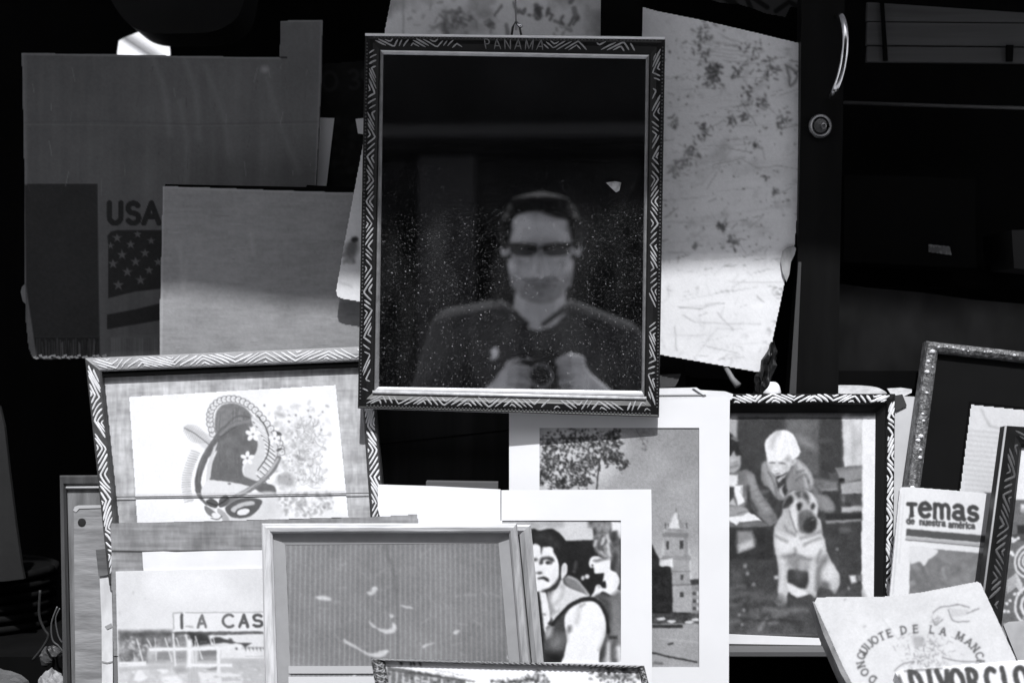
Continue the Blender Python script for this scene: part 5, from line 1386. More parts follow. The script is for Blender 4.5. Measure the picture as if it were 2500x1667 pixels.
# wall, niche, curtain, books
c.rect(740, 150, 1170, 860, 104, 24, nz=20, nsc=30); c.ell(830, 250, 90, 110, 122, 0, 60, .6); c.blob([(910, 370), (980, 390), (1090, 480), (1100, 530), (1010, 500), (930, 430)], 158, 40, .8); c.ell(1010, 260, 50, 50, 130, 0, 40, .6)
c.rect(1170, 150, 1440, 880, 66, 20, .8); c.ell(1250, 430, 80, 26, 96, 0, 24, .8); c.rect(160, 150, 740, 760, 72, 30, .6, nz=12, nsc=40)
c.poly([(-300, 130), (150, 130), (148, 400), (-300, 400)], 178, 14)
c.poly([(1445, 140), (1690, 130), (1690, 740), (1560, 760), (1468, 760)], 205, 9, nz=26, nsc=24); c.line([(1500, 150), (1510, 740)], 60, 225, 40, .6); c.line([(1585, 200), (1590, 700)], 30, 168, 26, .5)
c.poly([(1360, 770), (1690, 735), (1690, 900), (1480, 955), (1470, 890), (1400, 890)], 148, 8); c.poly([(1360, 770), (1690, 735), (1690, 770), (1400, 800)], 108, 14, .7)
c.poly([(1425, 965), (1690, 920), (1690, 1080), (1440, 1095)], 172, 8, nz=12); c.poly([(1420, 890), (1475, 890), (1470, 930), (1400, 935)], 42, 6)
c.poly([(1280, 830), (1370, 820), (1400, 900), (1310, 920)], 96, 8); c.rect(1420, 1100, 1690, 1250, 80, 12, nz=26, nsc=14); c.ell(1460, 1150, 16, 40, 140, 0, 12, .7)
c.poly([(1430, 1250), (1690, 1235), (1690, 1300), (1440, 1320)], 178, 10, nz=30, nsc=10)
c.poly([(1080, 890), (1380, 930), (1390, 1050), (1180, 1050), (1090, 980)], 118, 16, nz=24, nsc=20); c.poly([(1180, 1030), (1390, 1010), (1380, 1040), (1190, 1060)], 160, 10, .8)
c.rect(1200, 1060, 1420, 1330, 62, 18, .8); c.rect(1250, 1330, 1690, 1410, 52, 12, .9); c.poly([(1240, 1420), (1680, 1395), (1680, 1425), (1250, 1455)], 150, 9); c.ell(1480, 1530, 70, 34, 118, 0, 22, .8)
# child on the left
c.blob([(-100, 350), (60, 340), (110, 380), (160, 440), (190, 560), (210, 620), (100, 600), (60, 640), (-100, 640)], 52, 12, nz=12); c.poly([(60, 395), (110, 380), (160, 430), (140, 440)], 165, 12, .8)
c.blob([(-50, 640), (60, 620), (110, 560), (135, 620), (190, 620), (190, 740), (150, 800), (90, 830), (-50, 820)], 178, 9); c.line([(70, 760), (150, 740)], 22, 110, 12, .7); c.ell(120, 700, 22, 14, 120, 0, 14, .5); c.ell(90, 670, 20, 22, 222, 0, 16, .8)
c.blob([(-50, 860), (60, 840), (180, 800), (290, 800), (370, 860), (420, 1010), (480, 1140), (600, 1300), (650, 1420), (560, 1480), (480, 1420), (380, 1320), (320, 1220), (280, 1060), (250, 1240), (100, 1240), (-50, 1200)], 128, 10, nz=16, nsc=18)
c.blob([(270, 860), (340, 880), (400, 1000), (450, 1120), (560, 1270), (540, 1330), (430, 1260), (340, 1100), (290, 980)], 172, 26, .7)
for k in range(5): c.line([(330 + k * 50, 1060 + k * 62), (430 + k * 44, 1020 + k * 66)], 14, 118, 12, .6)
c.line([(285, 1000), (300, 1150), (390, 1300)], 34, 62, 16, .8, True)
c.poly([(-50, 880), (60, 850), (160, 850), (150, 960), (100, 1010), (-50, 1010)], 232, 9); c.rect(50, 1000, 110, 1180, 78, 10); c.poly([(105, 985), (220, 980), (210, 1100), (245, 1190), (160, 1240), (130, 1120)], 240, 7); c.line([(205, 1000), (195, 1080)], 12, 150, 8, .7)
c.poly([(40, 1220), (100, 1140), (140, 1240)], 200, 9); c.blob([(-50, 1260), (150, 1240), (270, 1270), (260, 1340), (150, 1360), (-50, 1350)], 166, 10); c.line([(160, 1330), (250, 1300)], 12, 110, 8, .7)
# open book, table edge
c.poly([(-50, 1380), (230, 1350), (280, 1310), (360, 1340), (450, 1420), (250, 1430), (180, 1440), (140, 1480), (90, 1440), (-50, 1400)], 240, 6)
c.poly([(-50, 1410), (60, 1420), (130, 1480), (190, 1440), (450, 1425), (560, 1480), (400, 1500), (-50, 1500)], 120, 8); c.rect(-300, 1505, 600, 1900, 58, 14, nz=10)
c.poly([(150, 1540), (330, 1540), (370, 1660), (360, 1740), (160, 1810), (140, 1720)], 150, 20); c.poly([(160, 1720), (330, 1650), (350, 1740), (165, 1805)], 205, 18, .9)
# boy
c.blob([(450, 750), (490, 690), (560, 670), (640, 820), (720, 860), (800, 760), (880, 660), (960, 700), (1040, 800), (1090, 930), (1075, 1040), (1000, 1030), (880, 1030), (800, 1060), (740, 1150), (640, 1150), (580, 1060), (520, 1000), (450, 960)], 142, 9, nz=16, nsc=16)
c.blob([(890, 690), (980, 730), (1060, 850), (1085, 960), (1050, 1030), (990, 980), (960, 860), (900, 800)], 196, 18, .85)
for q in ([(900, 820), (960, 800)], [(880, 920), (980, 850)], [(1030, 930), (1050, 1020)], [(1000, 860), (1030, 940)], [(830, 760), (760, 900), (750, 1000)]): c.line(q, 22, 92, 14, .7, True)
c.blob([(460, 740), (500, 700), (530, 780), (610, 900), (640, 1080), (620, 1150), (560, 1020), (500, 900)], 168, 16, .8); c.line([(530, 820), (610, 960), (640, 1120)], 14, 92, 10, .7, True)
c.blob([(640, 870), (760, 820), (750, 960), (770, 1060), (720, 1130), (660, 1050), (640, 960)], 62, 10); c.poly([(640, 910), (760, 840), (745, 880), (660, 945)], 195, 9); c.poly([(660, 1030), (730, 975), (700, 1030), (740, 1120), (720, 1140), (670, 1080)], 188, 10)
c.blob([(420, 800), (460, 960), (560, 1050), (640, 1160), (600, 1240), (520, 1140), (430, 1040), (380, 900)], 66, 16, .8, nz=20, nsc=12); c.ell(480, 1060, 60, 20, 128, -8, 16, .7)
# boy: face and hair
c.blob([(520, 640), (600, 600), (760, 600), (830, 690), (800, 780), (710, 850), (640, 862), (570, 815), (535, 740)], 214, 8)
c.ell(583, 700, 36, 10, 96, 4, 8, .85); c.ell(705, 712, 44, 11, 100, 8, 8, .85); c.ell(615, 785, 30, 22, 240, 0, 18, .8); c.ell(622, 800, 22, 7, 150, 0, 8, .7); c.ell(652, 836, 28, 8, 105, -8, 7, .85); c.ell(755, 770, 34, 40, 176, 0, 22, .6); c.ell(560, 760, 16, 40, 185, 0, 18, .6)
c.blob([(800, 690), (840, 640), (885, 670), (862, 722), (812, 745)], 196, 8); c.ell(838, 690, 12, 18, 140, 0, 8, .7)
c.blob([(494, 520), (502, 440), (560, 360), (650, 310), (740, 302), (820, 340), (880, 420), (910, 510), (935, 570), (905, 630), (860, 655), (800, 655), (760, 640), (700, 672), (640, 686), (580, 686), (540, 690), (512, 630)], 238, 7)
c.line([(655, 325), (600, 400), (578, 510)], 40, 165, 26, .7, True)
for q in ([(700, 330), (660, 450), (600, 620)], [(740, 330), (740, 450), (690, 610)], [(790, 350), (830, 470), (850, 620)], [(540, 420), (525, 520), (530, 640)], [(840, 400), (880, 500), (890, 600)], [(760, 400), (790, 500), (800, 590)]): c.line(q, 8, 218, 9, .5, True)
for q in ([(720, 320), (700, 450), (650, 600)], [(770, 340), (800, 460), (830, 600)]): c.line(q, 18, 250, 14, .8, True)
c.blob([(745, 650), (775, 610), (815, 640), (800, 690), (755, 685)], 165, 14, .7)
# knee behind the dog
c.blob([(1070, 1010), (1140, 1020), (1180, 1090), (1280, 1120), (1350, 1230), (1340, 1300), (1240, 1310), (1140, 1250)], 128, 18)
c.blob([(1150, 1120), (1250, 1120), (1340, 1230), (1330, 1290), (1230, 1290)], 150, 20, .7)
# dog: body
D = 1366
c.blob([(620, 1480), (690, 1360), (760, 1300), (900, 1380), (1130, 1370), (1190, 1480), (1205, D + 230), (1240, D + 360), (1300, D + 540), (1370, D + 640), (1420, D + 780), (1370, D + 950), (1290, D + 900), (1160, D + 880), (1120, D + 1000), (1040, D + 960), (900, D + 1000), (780, D + 930), (760, D + 1060), (690, D + 1100), (610, D + 1060), (650, D + 980), (660, D + 760), (640, D + 520), (600, D + 330), (610, D + 150)], 196, 10, nz=16, nsc=24)
c.blob([(790, D + 660), (1020, D + 680), (1025, D + 830), (960, D + 900), (830, D + 830), (775, D + 800)], 66, 14); c.ell(900, D + 720, 60, 70, 110, 0, 40, .6)
c.blob([(700, D + 430), (860, D + 470), (1020, D + 520), (1010, D + 680), (880, D + 660), (800, D + 620)], 150, 26, .85, nz=16); c.ell(960, D + 590, 40, 60, 196, 20, 26, .7)
c.blob([(1180, D + 560), (1260, D + 480), (1240, D + 600), (1170, D + 700), (1190, D + 880), (1120, D + 900), (1130, D + 700)], 105, 28, .8)
c.ell(1290, D + 690, 56, 100, 232, -14, 40, .9); c.line([(1330, D + 800), (1340, D + 900)], 50, 205, 24, .8); c.blob([(1200, D + 800), (1290, D + 830), (1280, D + 960), (1180, D + 960)], 86, 24, .7)
c.blob([(640, D + 200), (760, D + 250), (860, D + 240), (1050, D + 220), (1190, D + 260), (1200, D + 430), (1020, D + 500), (860, D + 430), (720, D + 470), (630, D + 420)], 230, 30, .85)
for q in ([(620, D + 240), (700, D + 280), (760, D + 310)], [(740, D + 130), (770, D + 180), (860, D + 230)], [(930, D + 270), (1080, D + 230), (1180, D + 180)], [(980, D + 350), (1080, D + 300), (1170, D + 270)], [(720, D + 500), (850, D + 470), (860, D + 400)], [(860, D + 470), (1000, D + 520), (1060, D + 530)], [(1140, D + 560), (1180, D + 420)]): c.line(q, 24, 122, 18, .75, True)
c.line([(710, D + 560), (710, D + 780), (700, D + 900)], 50, 226, 30, .8, True); c.line([(1080, D + 580), (1070, D + 760), (1080, D + 900)], 46, 222, 28, .8, True); c.line([(1150, D + 640), (1120, D + 900)], 30, 135, 22, .6)
c.blob([(620, D + 1050), (680, D + 1020), (750, D + 1030), (745, D + 1085), (660, D + 1105)], 222, 12); c.blob([(770, D + 830), (900, D + 880), (1010, D + 950), (920, D + 985), (820, D + 950)], 232, 14)
# dog: head
c.blob([(705, 1280), (730, 1180), (790, 1080), (860, 1040), (980, 1030), (1060, 1070), (1130, 1180), (1145, 1300), (1130, 1380), (1110, 1480), (1070, 1560), (960, 1580), (880, 1570), (800, 1490), (720, 1380)], 186, 9, nz=14, nsc=14)
c.blob([(740, 1180), (790, 1110), (830, 1120), (840, 1190), (790, 1240), (720, 1260)], 62, 14); c.blob([(880, 1060), (960, 1045), (1030, 1110), (1030, 1200), (960, 1130), (900, 1130)], 76, 18, .9); c.ell(950, 1085, 20, 26, 176, 0, 14, .8)
c.blob([(1060, 1080), (1130, 1180), (1140, 1300), (1110, 1360), (1090, 1250), (1040, 1180)], 222, 18, .85); c.ell(1085, 1240, 26, 40, 58, 8, 14); c.ell(915, 1240, 30, 50, 54, 20, 14)
c.blob([(820, 1220), (880, 1170), (880, 1260), (900, 1380), (880, 1540), (840, 1480), (810, 1350)], 226, 16, .9); c.line([(720, 1250), (760, 1240)], 18, 70, 12, .8); c.line([(800, 1300), (830, 1440), (880, 1560)], 14, 96, 10, .7, True)
c.blob([(910, 1320), (1000, 1290), (1080, 1320), (1120, 1390), (1130, 1480), (1090, 1560), (1000, 1580), (920, 1540), (900, 1420)], 108, 16); c.blob([(1000, 1400), (1080, 1370), (1125, 1410), (1110, 1520), (1020, 1560), (960, 1500)], 58, 14); c.ell(1085, 1405, 20, 10, 150, -20, 8, .8); c.ell(1000, 1330, 40, 24, 130, -20, 22, .6)
# floor, odds and ends
c.blob([(-300, D + 900), (300, D + 900), (620, D + 960), (800, D + 1040), (1060, D + 1020), (1500, D + 900), (1690, D + 940), (1690, D + 1470), (-300, D + 1470)], 92, 40, .8, nz=30, nsc=18)
for q, w_, v in (([(80, D + 870), (240, D + 860)], 24, 118), ([(60, D + 1000), (250, D + 950)], 26, 125), ([(60, D + 1100), (230, D + 1060)], 50, 122), ([(480, D + 1140), (700, D + 1170), (900, D + 1150), (1000, D + 1160)], 46, 132), ([(600, D + 1230), (760, D + 1200)], 50, 126), ([(430, D + 1390), (480, D + 1290), (520, D + 1260)], 26, 160), ([(560, D + 1320), (640, D + 1300)], 26, 156), ([(60, D + 1300), (160, D + 1290)], 44, 130), ([(400, D + 1160), (400, D + 1260)], 50, 118)): c.line(q, w_, v, 22, .8, True)
c.line([(360, D + 1290), (640, D + 1280), (980, D + 1310)], 20, 50, 16, .7, True); c.line([(120, D + 1050), (260, D + 1090), (270, D + 1180)], 26, 56, 18, .6, True)
c.poly([(1530, D + 730), (1610, D + 720), (1625, D + 810), (1560, D + 830)], 226, 12); c.rect(1630, D + 720, 1690, D + 790, 122, 14); c.rect(1540, D + 850, 1690, D + 890, 84, 14); c.ell(1525, D + 885, 14, 24, 160, 0, 10, .8)
for x, y, r in ((630, D + 750, 28), (350, D + 840, 20), (250, D + 610, 22), (275, D + 700, 24), (230, D + 1155, 16), (175, D + 1215, 15), (1385, D + 400, 14), (210, D + 1330, 16)): c.ell(x, y, r, r, 175 if r < 28 else 232, 0, 12, .8)
c.rect(70, D + 650, 190, D + 830, 106, 40, .6)
c.view(0, 0, 1)
c.a = 246 * (np.clip(c.a, 0, 246) / 246) ** 1.12; c.develop(.8, 2.2, 14, 10, 9, 20); c.sheet('print', P_d, M_photo, t, h=.0005)
slab('backboard', P_d, di, mat('backboard_grey', .15, .9), t, h0=-.002, th=.004)
slab('white_fillet', P_d, [(1744, 1545), (2000, 1556), (2000, 1572), (1744, 1568)], M_paper, t, h0=.008, th=.0065)

# ---- silver frame with black mat
P_s2 = Pl(2350, 1000, 1.468, 8)
t = thing('silver_frame', 'tilted ornate silver frame with a wide black mat', 'framed picture', P_s2.v(2330, 1650))
so_ = [(2258, 834), (2900, 905), (2820, 1720), (2150, 1620)]
si = [(2286, 863), (2870, 927), (2795, 1690), (2190, 1595)]
M_orns = mat('ornate_silver', .08, .4, .2, spec=.4, v2=.28, scale=(200, 200, 200), lo=.45, hi=.7, bump=.9, bscale=(420, 420, 420))
FS = Frame(P_s2, so_, si, [(0, -.008), (0, .005), (.12, .008), (.5, .0095), (.85, .007), (1, .005), (1, -.008)])
FS.rails(M_orns, t)
gs = []
for k in (0, 3):
    L_ = FS.length(k); n_ = int(L_ / 17)
    for q in range(1, n_):
        if random.random() < .45: continue
        u = (q + random.uniform(-.45, .45)) / n_; tt = random.uniform(.28, .68)
        p = Vector(FS.pt(k, tt, u, 0)); b_ = random.uniform(.0008, .0024); ax = Vector(P_s2.n); X_ = Vector((1, 0, 0)); Z_ = Vector((0, 0, 1))
        a0 = random.uniform(0, 3)
        ring = [p + X_ * b_ * math.cos(a + a0) * 1.3 + Z_ * b_ * math.sin(a + a0) for a in [i * math.pi / 3 for i in range(6)]]
        gs.append(([tuple(r) for r in ring] + [tuple(p + ax * b_ * .8 + (r - p) * .5) for r in ring], [[i, (i + 1) % 6, 6 + (i + 1) % 6, 6 + i] for i in range(6)] + [[6, 7, 8, 9, 10, 11]]))
v_, f_ = join_geo(*gs)
obj('ornament', v_, f_, mat('bright_silver', .85, .3, .15), t, kind='stuff')
slab('black_mat', P_s2, si, mat('black_matboard', .005, .9, spec=.08, v2=.007, scale=(10, 10, 10)), t, h0=.0, th=.003)
c = Cv(2330, 985, 2620, 1340, 2.5, 220, 245, .70)
c.a = 224 + 5 * (fbm(c.X, c.Y, 60, 3) - .5) * 2
for k in range(22): 
    y = 1050 + k * 12
    c.line([(2355, y), (2480, y + 12)], 5, 196, 5, .8)
c.line([(2395, 1000), (2415, 1040), (2440, 1046), (2620, 1070)], 5, 190, 4)
pm = [(2370, 988), (2620, 1014), (2620, 1340), (2325, 1340)]
slab('inset_edge', P_s2, [(2366, 980), (2630, 1008), (2630, 1345), (2318, 1345)], M_black, t, h0=.0006, th=.0004)
c.develop(.7, 2.0, 10, 6, 6); c.sheet('typed_page', P_s2, M_matte, t, h=.0014, mask=pm)

# ---- magazine
P_t = Pl(2300, 1320, 1.428, 9)
t = thing('magazine', 'white magazine with Temas title standing under the silver frame', 'magazine', P_t.v(2290, 1700))
tm = [(2197, 1196), (2202, 1189), (2240, 1190), (2330, 1197), (2427, 1206), (2420, 1300), (2400, 1700), (2150, 1700), (2172, 1460), (2184, 1330)]
c = Cv(2150, 1184, 2432, 1520, 1.6, 238, 245, .71)
c.noise(90, 5, 3)
c.view(1950, 800, 2.613)
rot = lambda x0, y0, sq=1.0: (lambda u, v: (x0 + u * sq, y0 + u * sq * .055 - v))
c.text('T', rot(697, 1196), 74, 26, 72, serif=.12, soft=1.4)
for ch, x0 in (('e', 770), ('m', 862), ('a', 984), ('s', 1080)):
    c.text(ch, rot(x0, 1202 + (x0 - 772) * .075, 1.0 if ch != 'm' else .82), 134, 27 if ch != 'm' else 25, 72, soft=1.4, serif=.04)
x0 = 690
for word, x0 in (('de', 690), ('nuestra', 772), ('am\u00e9rica', 955)):
    c.text(word, rot(x0, 1248 + (x0 - 690) * .09, .92), 42, 11, 85, sp=.14, soft=1.2)
c.poly([(688, 1280), (1200, 1325), (1196, 1372), (684, 1325)], 88, 2)
c.poly([(684, 1330), (1196, 1378), (1196, 1392), (684, 1344)], 180, 2); c.line([(682, 1350), (1196, 1398)], 7, 100, 1.5)
c.poly([(712, 1396), (1190, 1438), (1180, 1900), (700, 1900)], 132, 2.5, nz=26, nsc=24)
R = random.Random(2)
c.blob([(712, 1396), (880, 1412), (860, 1460), (830, 1475), (800, 1515), (770, 1490), (712, 1500)], 230, 5)
for k in range(40): c.ell(R.uniform(715, 1180), R.uniform(1480, 1700), R.uniform(8, 36), R.uniform(6, 20), R.choice([110, 120, 165, 185]), R.uniform(0, 90), 8, .5)
c.line([(650, 1060), (625, 1400), (600, 1700)], 4, 190, 2); c.line([(672, 1060), (640, 1500)], 3, 205, 2)
c.view(0, 0, 1)
c.develop(.8, 1.2, 10, 6, 4); c.sheet('cover', P_t, M_photo, t, h=.0, mask=tm)
slab('pages', P_t, tm, M_paper, t, h0=-.0006, th=.004)

# ---- dark carved frame at the right edge with a patterned textile
P_r = Pl(2460, 1250, 1.39, 8)
t = thing('textile_frame', 'black carved frame at the right edge holding a looping patterned textile', 'framed picture', P_r.v(2500, 1700))
ro = [(2450, 1040), (3000, 1075), (2920, 1760), (2360, 1710)]
ri = [(2492, 1092), (2960, 1115), (2885, 1720), (2425, 1680)]
FR = Frame(P_r, ro, ri, [(0, -.010), (0, .006), (.1, .009), (.5, .0095), (.85, .006), (1, .003), (1, -.010)])
rr_ = FR.rails(M_ebony, t)
M_dimcut = mat('dim_cut', .075, .5)
FR.carving(3, rr_[3], M_dimcut, period=130, amp=1.0, dj=.26, nj=4, wid=.0024, t0=.22, t1=.72, phase=.3)
FR.carving(0, rr_[0], M_dimcut, period=130, amp=1.0, dj=.26, nj=4, wid=.0024, t0=.22, t1=.72, phase=.3)
tube('outer_arris', [P_r.at(2450, 1041, .0066), P_r.at(2361, 1709, .0066)], .0012, mat('arris_grey', .3, .4), t, sides=6)
c = Cv(2415, 1085, 2640, 1690, 2.0, 110, 245, .70)
c.noise(10, 12, 4)
c.view(2350, 1100, 2.766)
c.rect(280, -40, 900, 330, 236, 3); c.rect(390, 360, 900, 412, 232, 3); c.rect(366, 500, 900, 570, 45, 3)
c.ell(415, 408, 30, 18, 150, 20, 6, .7); c.rect(320, 560, 900, 610, 80, 4)
for cx, cy, rs in ((430, 745, (90, 76, 62, 46, 34, 20)), (450, 1040, (110, 92, 66, 46))):
    for i, r in enumerate(rs): c.ell(cx, cy, r * .95, r * 1.25, 225 if i % 2 == 0 else 100, 8, 2)
for k in range(6): c.line([(300, 880 - k * 0 + k * 16), (360, 830 + k * 16), (400, 900 + k * 12)], 7, 225, 1.5)
for x, y in ((332, 590), (352, 600), (372, 590), (336, 610), (330, 685), (340, 700), (325, 690), (318, 1010), (295, 1030), (305, 1085), (280, 1080), (350, 965), (375, 960)): c.ell(x, y, 11, 11, 235, 0, 2); 
c.line([(275, 1168), (400, 1165), (410, 1120)], 7, 220, 2)
c.rect(240, 1180, 900, 1700, 150, 3, nz=20, nsc=26)
c.view(0, 0, 1)
c.develop(.7, 2.0, 10, 10, 8); c.sheet('textile', P_r, M_matte, t, h=.001, mask=ri)
slab('backboard', P_r, ri, M_black, t, h0=-.001, th=.006)

# ---- pale card behind the book, right corner
slab('grey_card', Pl(2480, 1570, 1.352, 20), [(2450, 1525), (2462, 1517), (2640, 1505), (2640, 1680), (2512, 1680)], mat('grey_card_face', .34, .8, v2=.26, scale=(40, 40, 40)), th=.003,
     label='grey card behind the book at the right edge', cat='card')

# ---- book with an arched title
P_q = Pl(2200, 1560, 1.318, 34)
t = thing('arched_title_book', 'pale old book with an arched dark title lying tilted at the lower right', 'book', P_q.v(2250, 1760))
qo = [(1988, 1470), (1994, 1458), (2040, 1456), (2110, 1457), (2170, 1455), (2250, 1445), (2330, 1430), (2386, 1419), (2394, 1423), (2430, 1500), (2488, 1625), (2540, 1740), (2120, 1740), (2060, 1630), (2020, 1540)]
c = Cv(1980, 1412, 2545, 1745, 1.7, 222, 245, .52)
c.a = 226 + 9 * (fbm(c.X, c.Y, 70, 4) - .5) * 2 + 5 * (fbm(c.X, c.Y, 14, 7) - .5) * 2
c.view(1950, 1300, 4.273)
# title set round an ellipse
ecx, ecy, erx, ery = 1270, 1330, 625, 330
def set_letter(ch, deg, hgt=76):
    a = math.radians(deg); wd = GL[ch][0] * .92
    px_, py_ = ecx + erx * math.sin(a), ecy - ery * math.cos(a)
    nx_, ny_ = math.sin(a) / erx, -math.cos(a) / ery; q = math.hypot(nx_, ny_); nx_ /= q; ny_ /= q
    tx_, ty_ = -ny_, nx_
    fn = lambda u, v: (px_ + (u - wd * hgt / 2) * tx_ + (v - hgt / 2) * nx_, py_ + (u - wd * hgt / 2) * ty_ + (v - hgt / 2) * ny_)
    c.text(ch, fn, hgt, 15, 92, serif=.15, soft=1.2)
for ch, d in zip('DONQUIJOTEDELAMANCHA', (-127, -112, -98, -81, -71, -63.5, -57.5, -50, -40.5, -31.5, -16.5, -5, 11, 22, 41, 54, 66, 80, 94, 106)):
    set_letter(ch, d)
# vignette: loose ornamental sketch strokes
R = random.Random(8)
for k in range(150):
    x, y = R.gauss(1330, 130), R.gauss(1260, 100); a = R.uniform(0, 3.1); l_ = R.uniform(10, 50)
    c.line([(x, y), (x + l_ * math.cos(a), y + l_ * math.sin(a))], R.uniform(5, 11), R.uniform(90, 165), 2, .6)
c.blob([(1190, 1100), (1240, 1075), (1310, 1100), (1290, 1170), (1220, 1200)], 150, 8, .6)
for q in ([(1400, 830), (1470, 780), (1560, 765)], [(1560, 770), (1660, 748), (1780, 775)], [(1560, 800), (1600, 900), (1660, 930)], [(1760, 840), (1880, 790)], [(1660, 930), (1780, 920)], [(1400, 900), (1430, 960), (1500, 900)], [(1000, 1440), (1080, 1370), (1200, 1340)], [(1500, 1300), (1700, 1340), (1900, 1340)]):
    c.line(q, 12, 115, 2.0, .8, True)
for k in range(16): c.line([(1570 + k * 13, 790 + k * 1), (1580 + k * 12, 880 - k * 2)], 6, 165, 2, .6)
scr_R = R
for k in range(30):
    x, y = R.gauss(1430, 30), R.gauss(920, 40); c.line([(x, y), (x + 20, y - 16)], 7, 150, 2, .5)
c.line([(870, 890), (980, 1040), (1120, 1200)], 8, 190, 4, .6); c.line([(900, 880), (1010, 1040)], 6, 240, 4, .6)
for x, y in ((690, 975), (305, 1040), (290, 650), (480, 700)): c.ell(x, y, 18, 8, 150, -40, 4, .7)
c.blob([(150, 690), (260, 950), (420, 1250), (520, 1560), (450, 1560), (280, 1100), (140, 740)], 205, 14, .7)
c.view(0, 0, 1)
c.develop(.9, 1.6, 8, 7, 7); c.sheet('cover', P_q, M_matte, t, h=.0, mask=qo)
slab('page_block', P_q, qo, mat('old_pages', .30, .9, v2=.18, scale=(20, 20, 300)), t, h0=-.0008, th=.016)
sp_ = [(1984, 1466), (1996, 1470), (2066, 1634), (2128, 1742), (2110, 1742), (2052, 1640), (2010, 1545)]
slab('spine', P_q, sp_, mat('dark_spine', .10, .7, v2=.2, scale=(60, 60, 60)), t, h0=-.0006, th=.017)

# ---- paperback with bold condensed title
P_v = Pl(2350, 1650, 1.262, 46)
t = thing('bold_title_book', 'worn paperback with fat black title letters at the bottom right corner', 'book', P_v.v(2380, 1760))
vo_ = [(2186, 1640), (2204, 1633), (2300, 1626), (2420, 1616), (2640, 1600), (2640, 1780), (2240, 1780), (2216, 1700)]
c = Cv(2180, 1596, 2645, 1785, 1.8, 205, 245, .70)
c.a = 208 + 10 * (fbm(c.X, c.Y, 30, 4) - .5) * 2
c.view(1950, 1300, 4.273)
c.poly([(1060, 1430), (1090, 1405), (1500, 1372), (1960, 1345), (2400, 1320), (2900, 1280), (2900, 1350), (2400, 1385), (1960, 1405), (1500, 1415), (1090, 1445)], 240, 5)
c.poly([(1090, 1428), (1500, 1400), (1500, 1420), (1100, 1450)], 70, 5, .8)
c.poly([(1000, 1570), (1050, 1470), (1090, 1570)], 70, 4)
x0 = 1190
for ch, x0 in (('D', 1200), ('I', 1395), ('V', 1490), ('O', 1620), ('R', 1800), ('C', 1985), ('I', 2160), ('O', 2290)):
    c.text(ch, (lambda xx: lambda u, v: (xx + u * .62 - v * .22, 1690 - (xx - 1200) * .045 - v))(x0), 240, 52, 30, soft=1.6)
for k in range(60):
    a, b_ = random.uniform(1150, 2500), random.uniform(1430, 1570); c.ell(a, b_, random.uniform(2, 6), random.uniform(2, 5), 225, 0, 2, .7)
c.line([(1075, 1440), (1100, 1500), (1120, 1570)], 16, 238, 3)
c.view(0, 0, 1)
c.develop(.9, 1.6, 8, 9, 8); c.sheet('cover', P_v, M_photo, t, h=0, mask=vo_)
slab('page_block', P_v, vo_, M_paper, t, h0=-.0008, th=.012)

# ================================================================== FAR LEFT CLUTTER
P_l = Pl(40, 1200, 1.58)
t = thing('draped_cloth', 'dim grey cloth draped over a woven basket at the left edge', 'cloth', P_l.v(20, 1410))
M_dimc = mat('dim_grey_cloth', .016, .9, v2=.010, scale=(20, 20, 8), bump=.4)
slab('cloth', P_l, [(-300, 980), (8, 990), (20, 1040), (32, 1150), (48, 1280), (62, 1380), (68, 1408), (20, 1414), (-300, 1420)], M_dimc, t, h0=.012, th=.006)
t = thing('woven_basket', 'dark banded woven basket at the lower left edge', 'basket', P_l.v(0, 1760))
M_bask = mat('dark_wicker', .005, .8, spec=.1, v2=.003, scale=(60, 60, 60), bump=.5)
cx0 = P_l.v(-110, 1600)
for k in range(13):
    y = 1416 + k * 26
    z = P_l.v(0, y).z
    rad = .082 - .0008 * k
    pts = [(cx0.x + rad * math.cos(a), cx0.y + .08 + rad * math.sin(a), z) for a in np.linspace(0, 2 * math.pi, 33)]
    tube('cane', pts, .0052, M_bask, t, sides=6)
v_, f_ = tube_geo([(cx0.x, cx0.y + .08, P_l.v(0, 1410).z), (cx0.x, cx0.y + .08, P_l.v(0, 1760).z)], .079, 24)
obj('lining', v_, f_, M_black, t)
P_x = Pl(120, 1560, 1.47)
tube('bent_wire', [P_x.at(a, b_) for a, b_ in spline([(98, 1440), (96, 1500), (108, 1535), (118, 1552), (104, 1580), (80, 1610)], 5)], .0014, mat('wire_dim', .018, .6, .1), label='dim bent wire rising beside the dark wooden frame', cat='wire')
tube('bent_wire', [P_x.at(a, b_) for a, b_ in spline([(140, 1480), (126, 1520), (128, 1560), (142, 1575), (156, 1592)], 5)], .0009, mat('wire_bright', .10, .4, .3), label='thin bright curled wire beside the dark wooden frame', cat='wire')
tube('bent_wire', [P_x.at(a, b_) for a, b_ in spline([(146, 1484), (136, 1510), (142, 1550), (152, 1568)], 5)], .0008, mat('wire_bright', .10, .4, .3), label='second bright wire closest to the dark wooden frame', cat='wire')
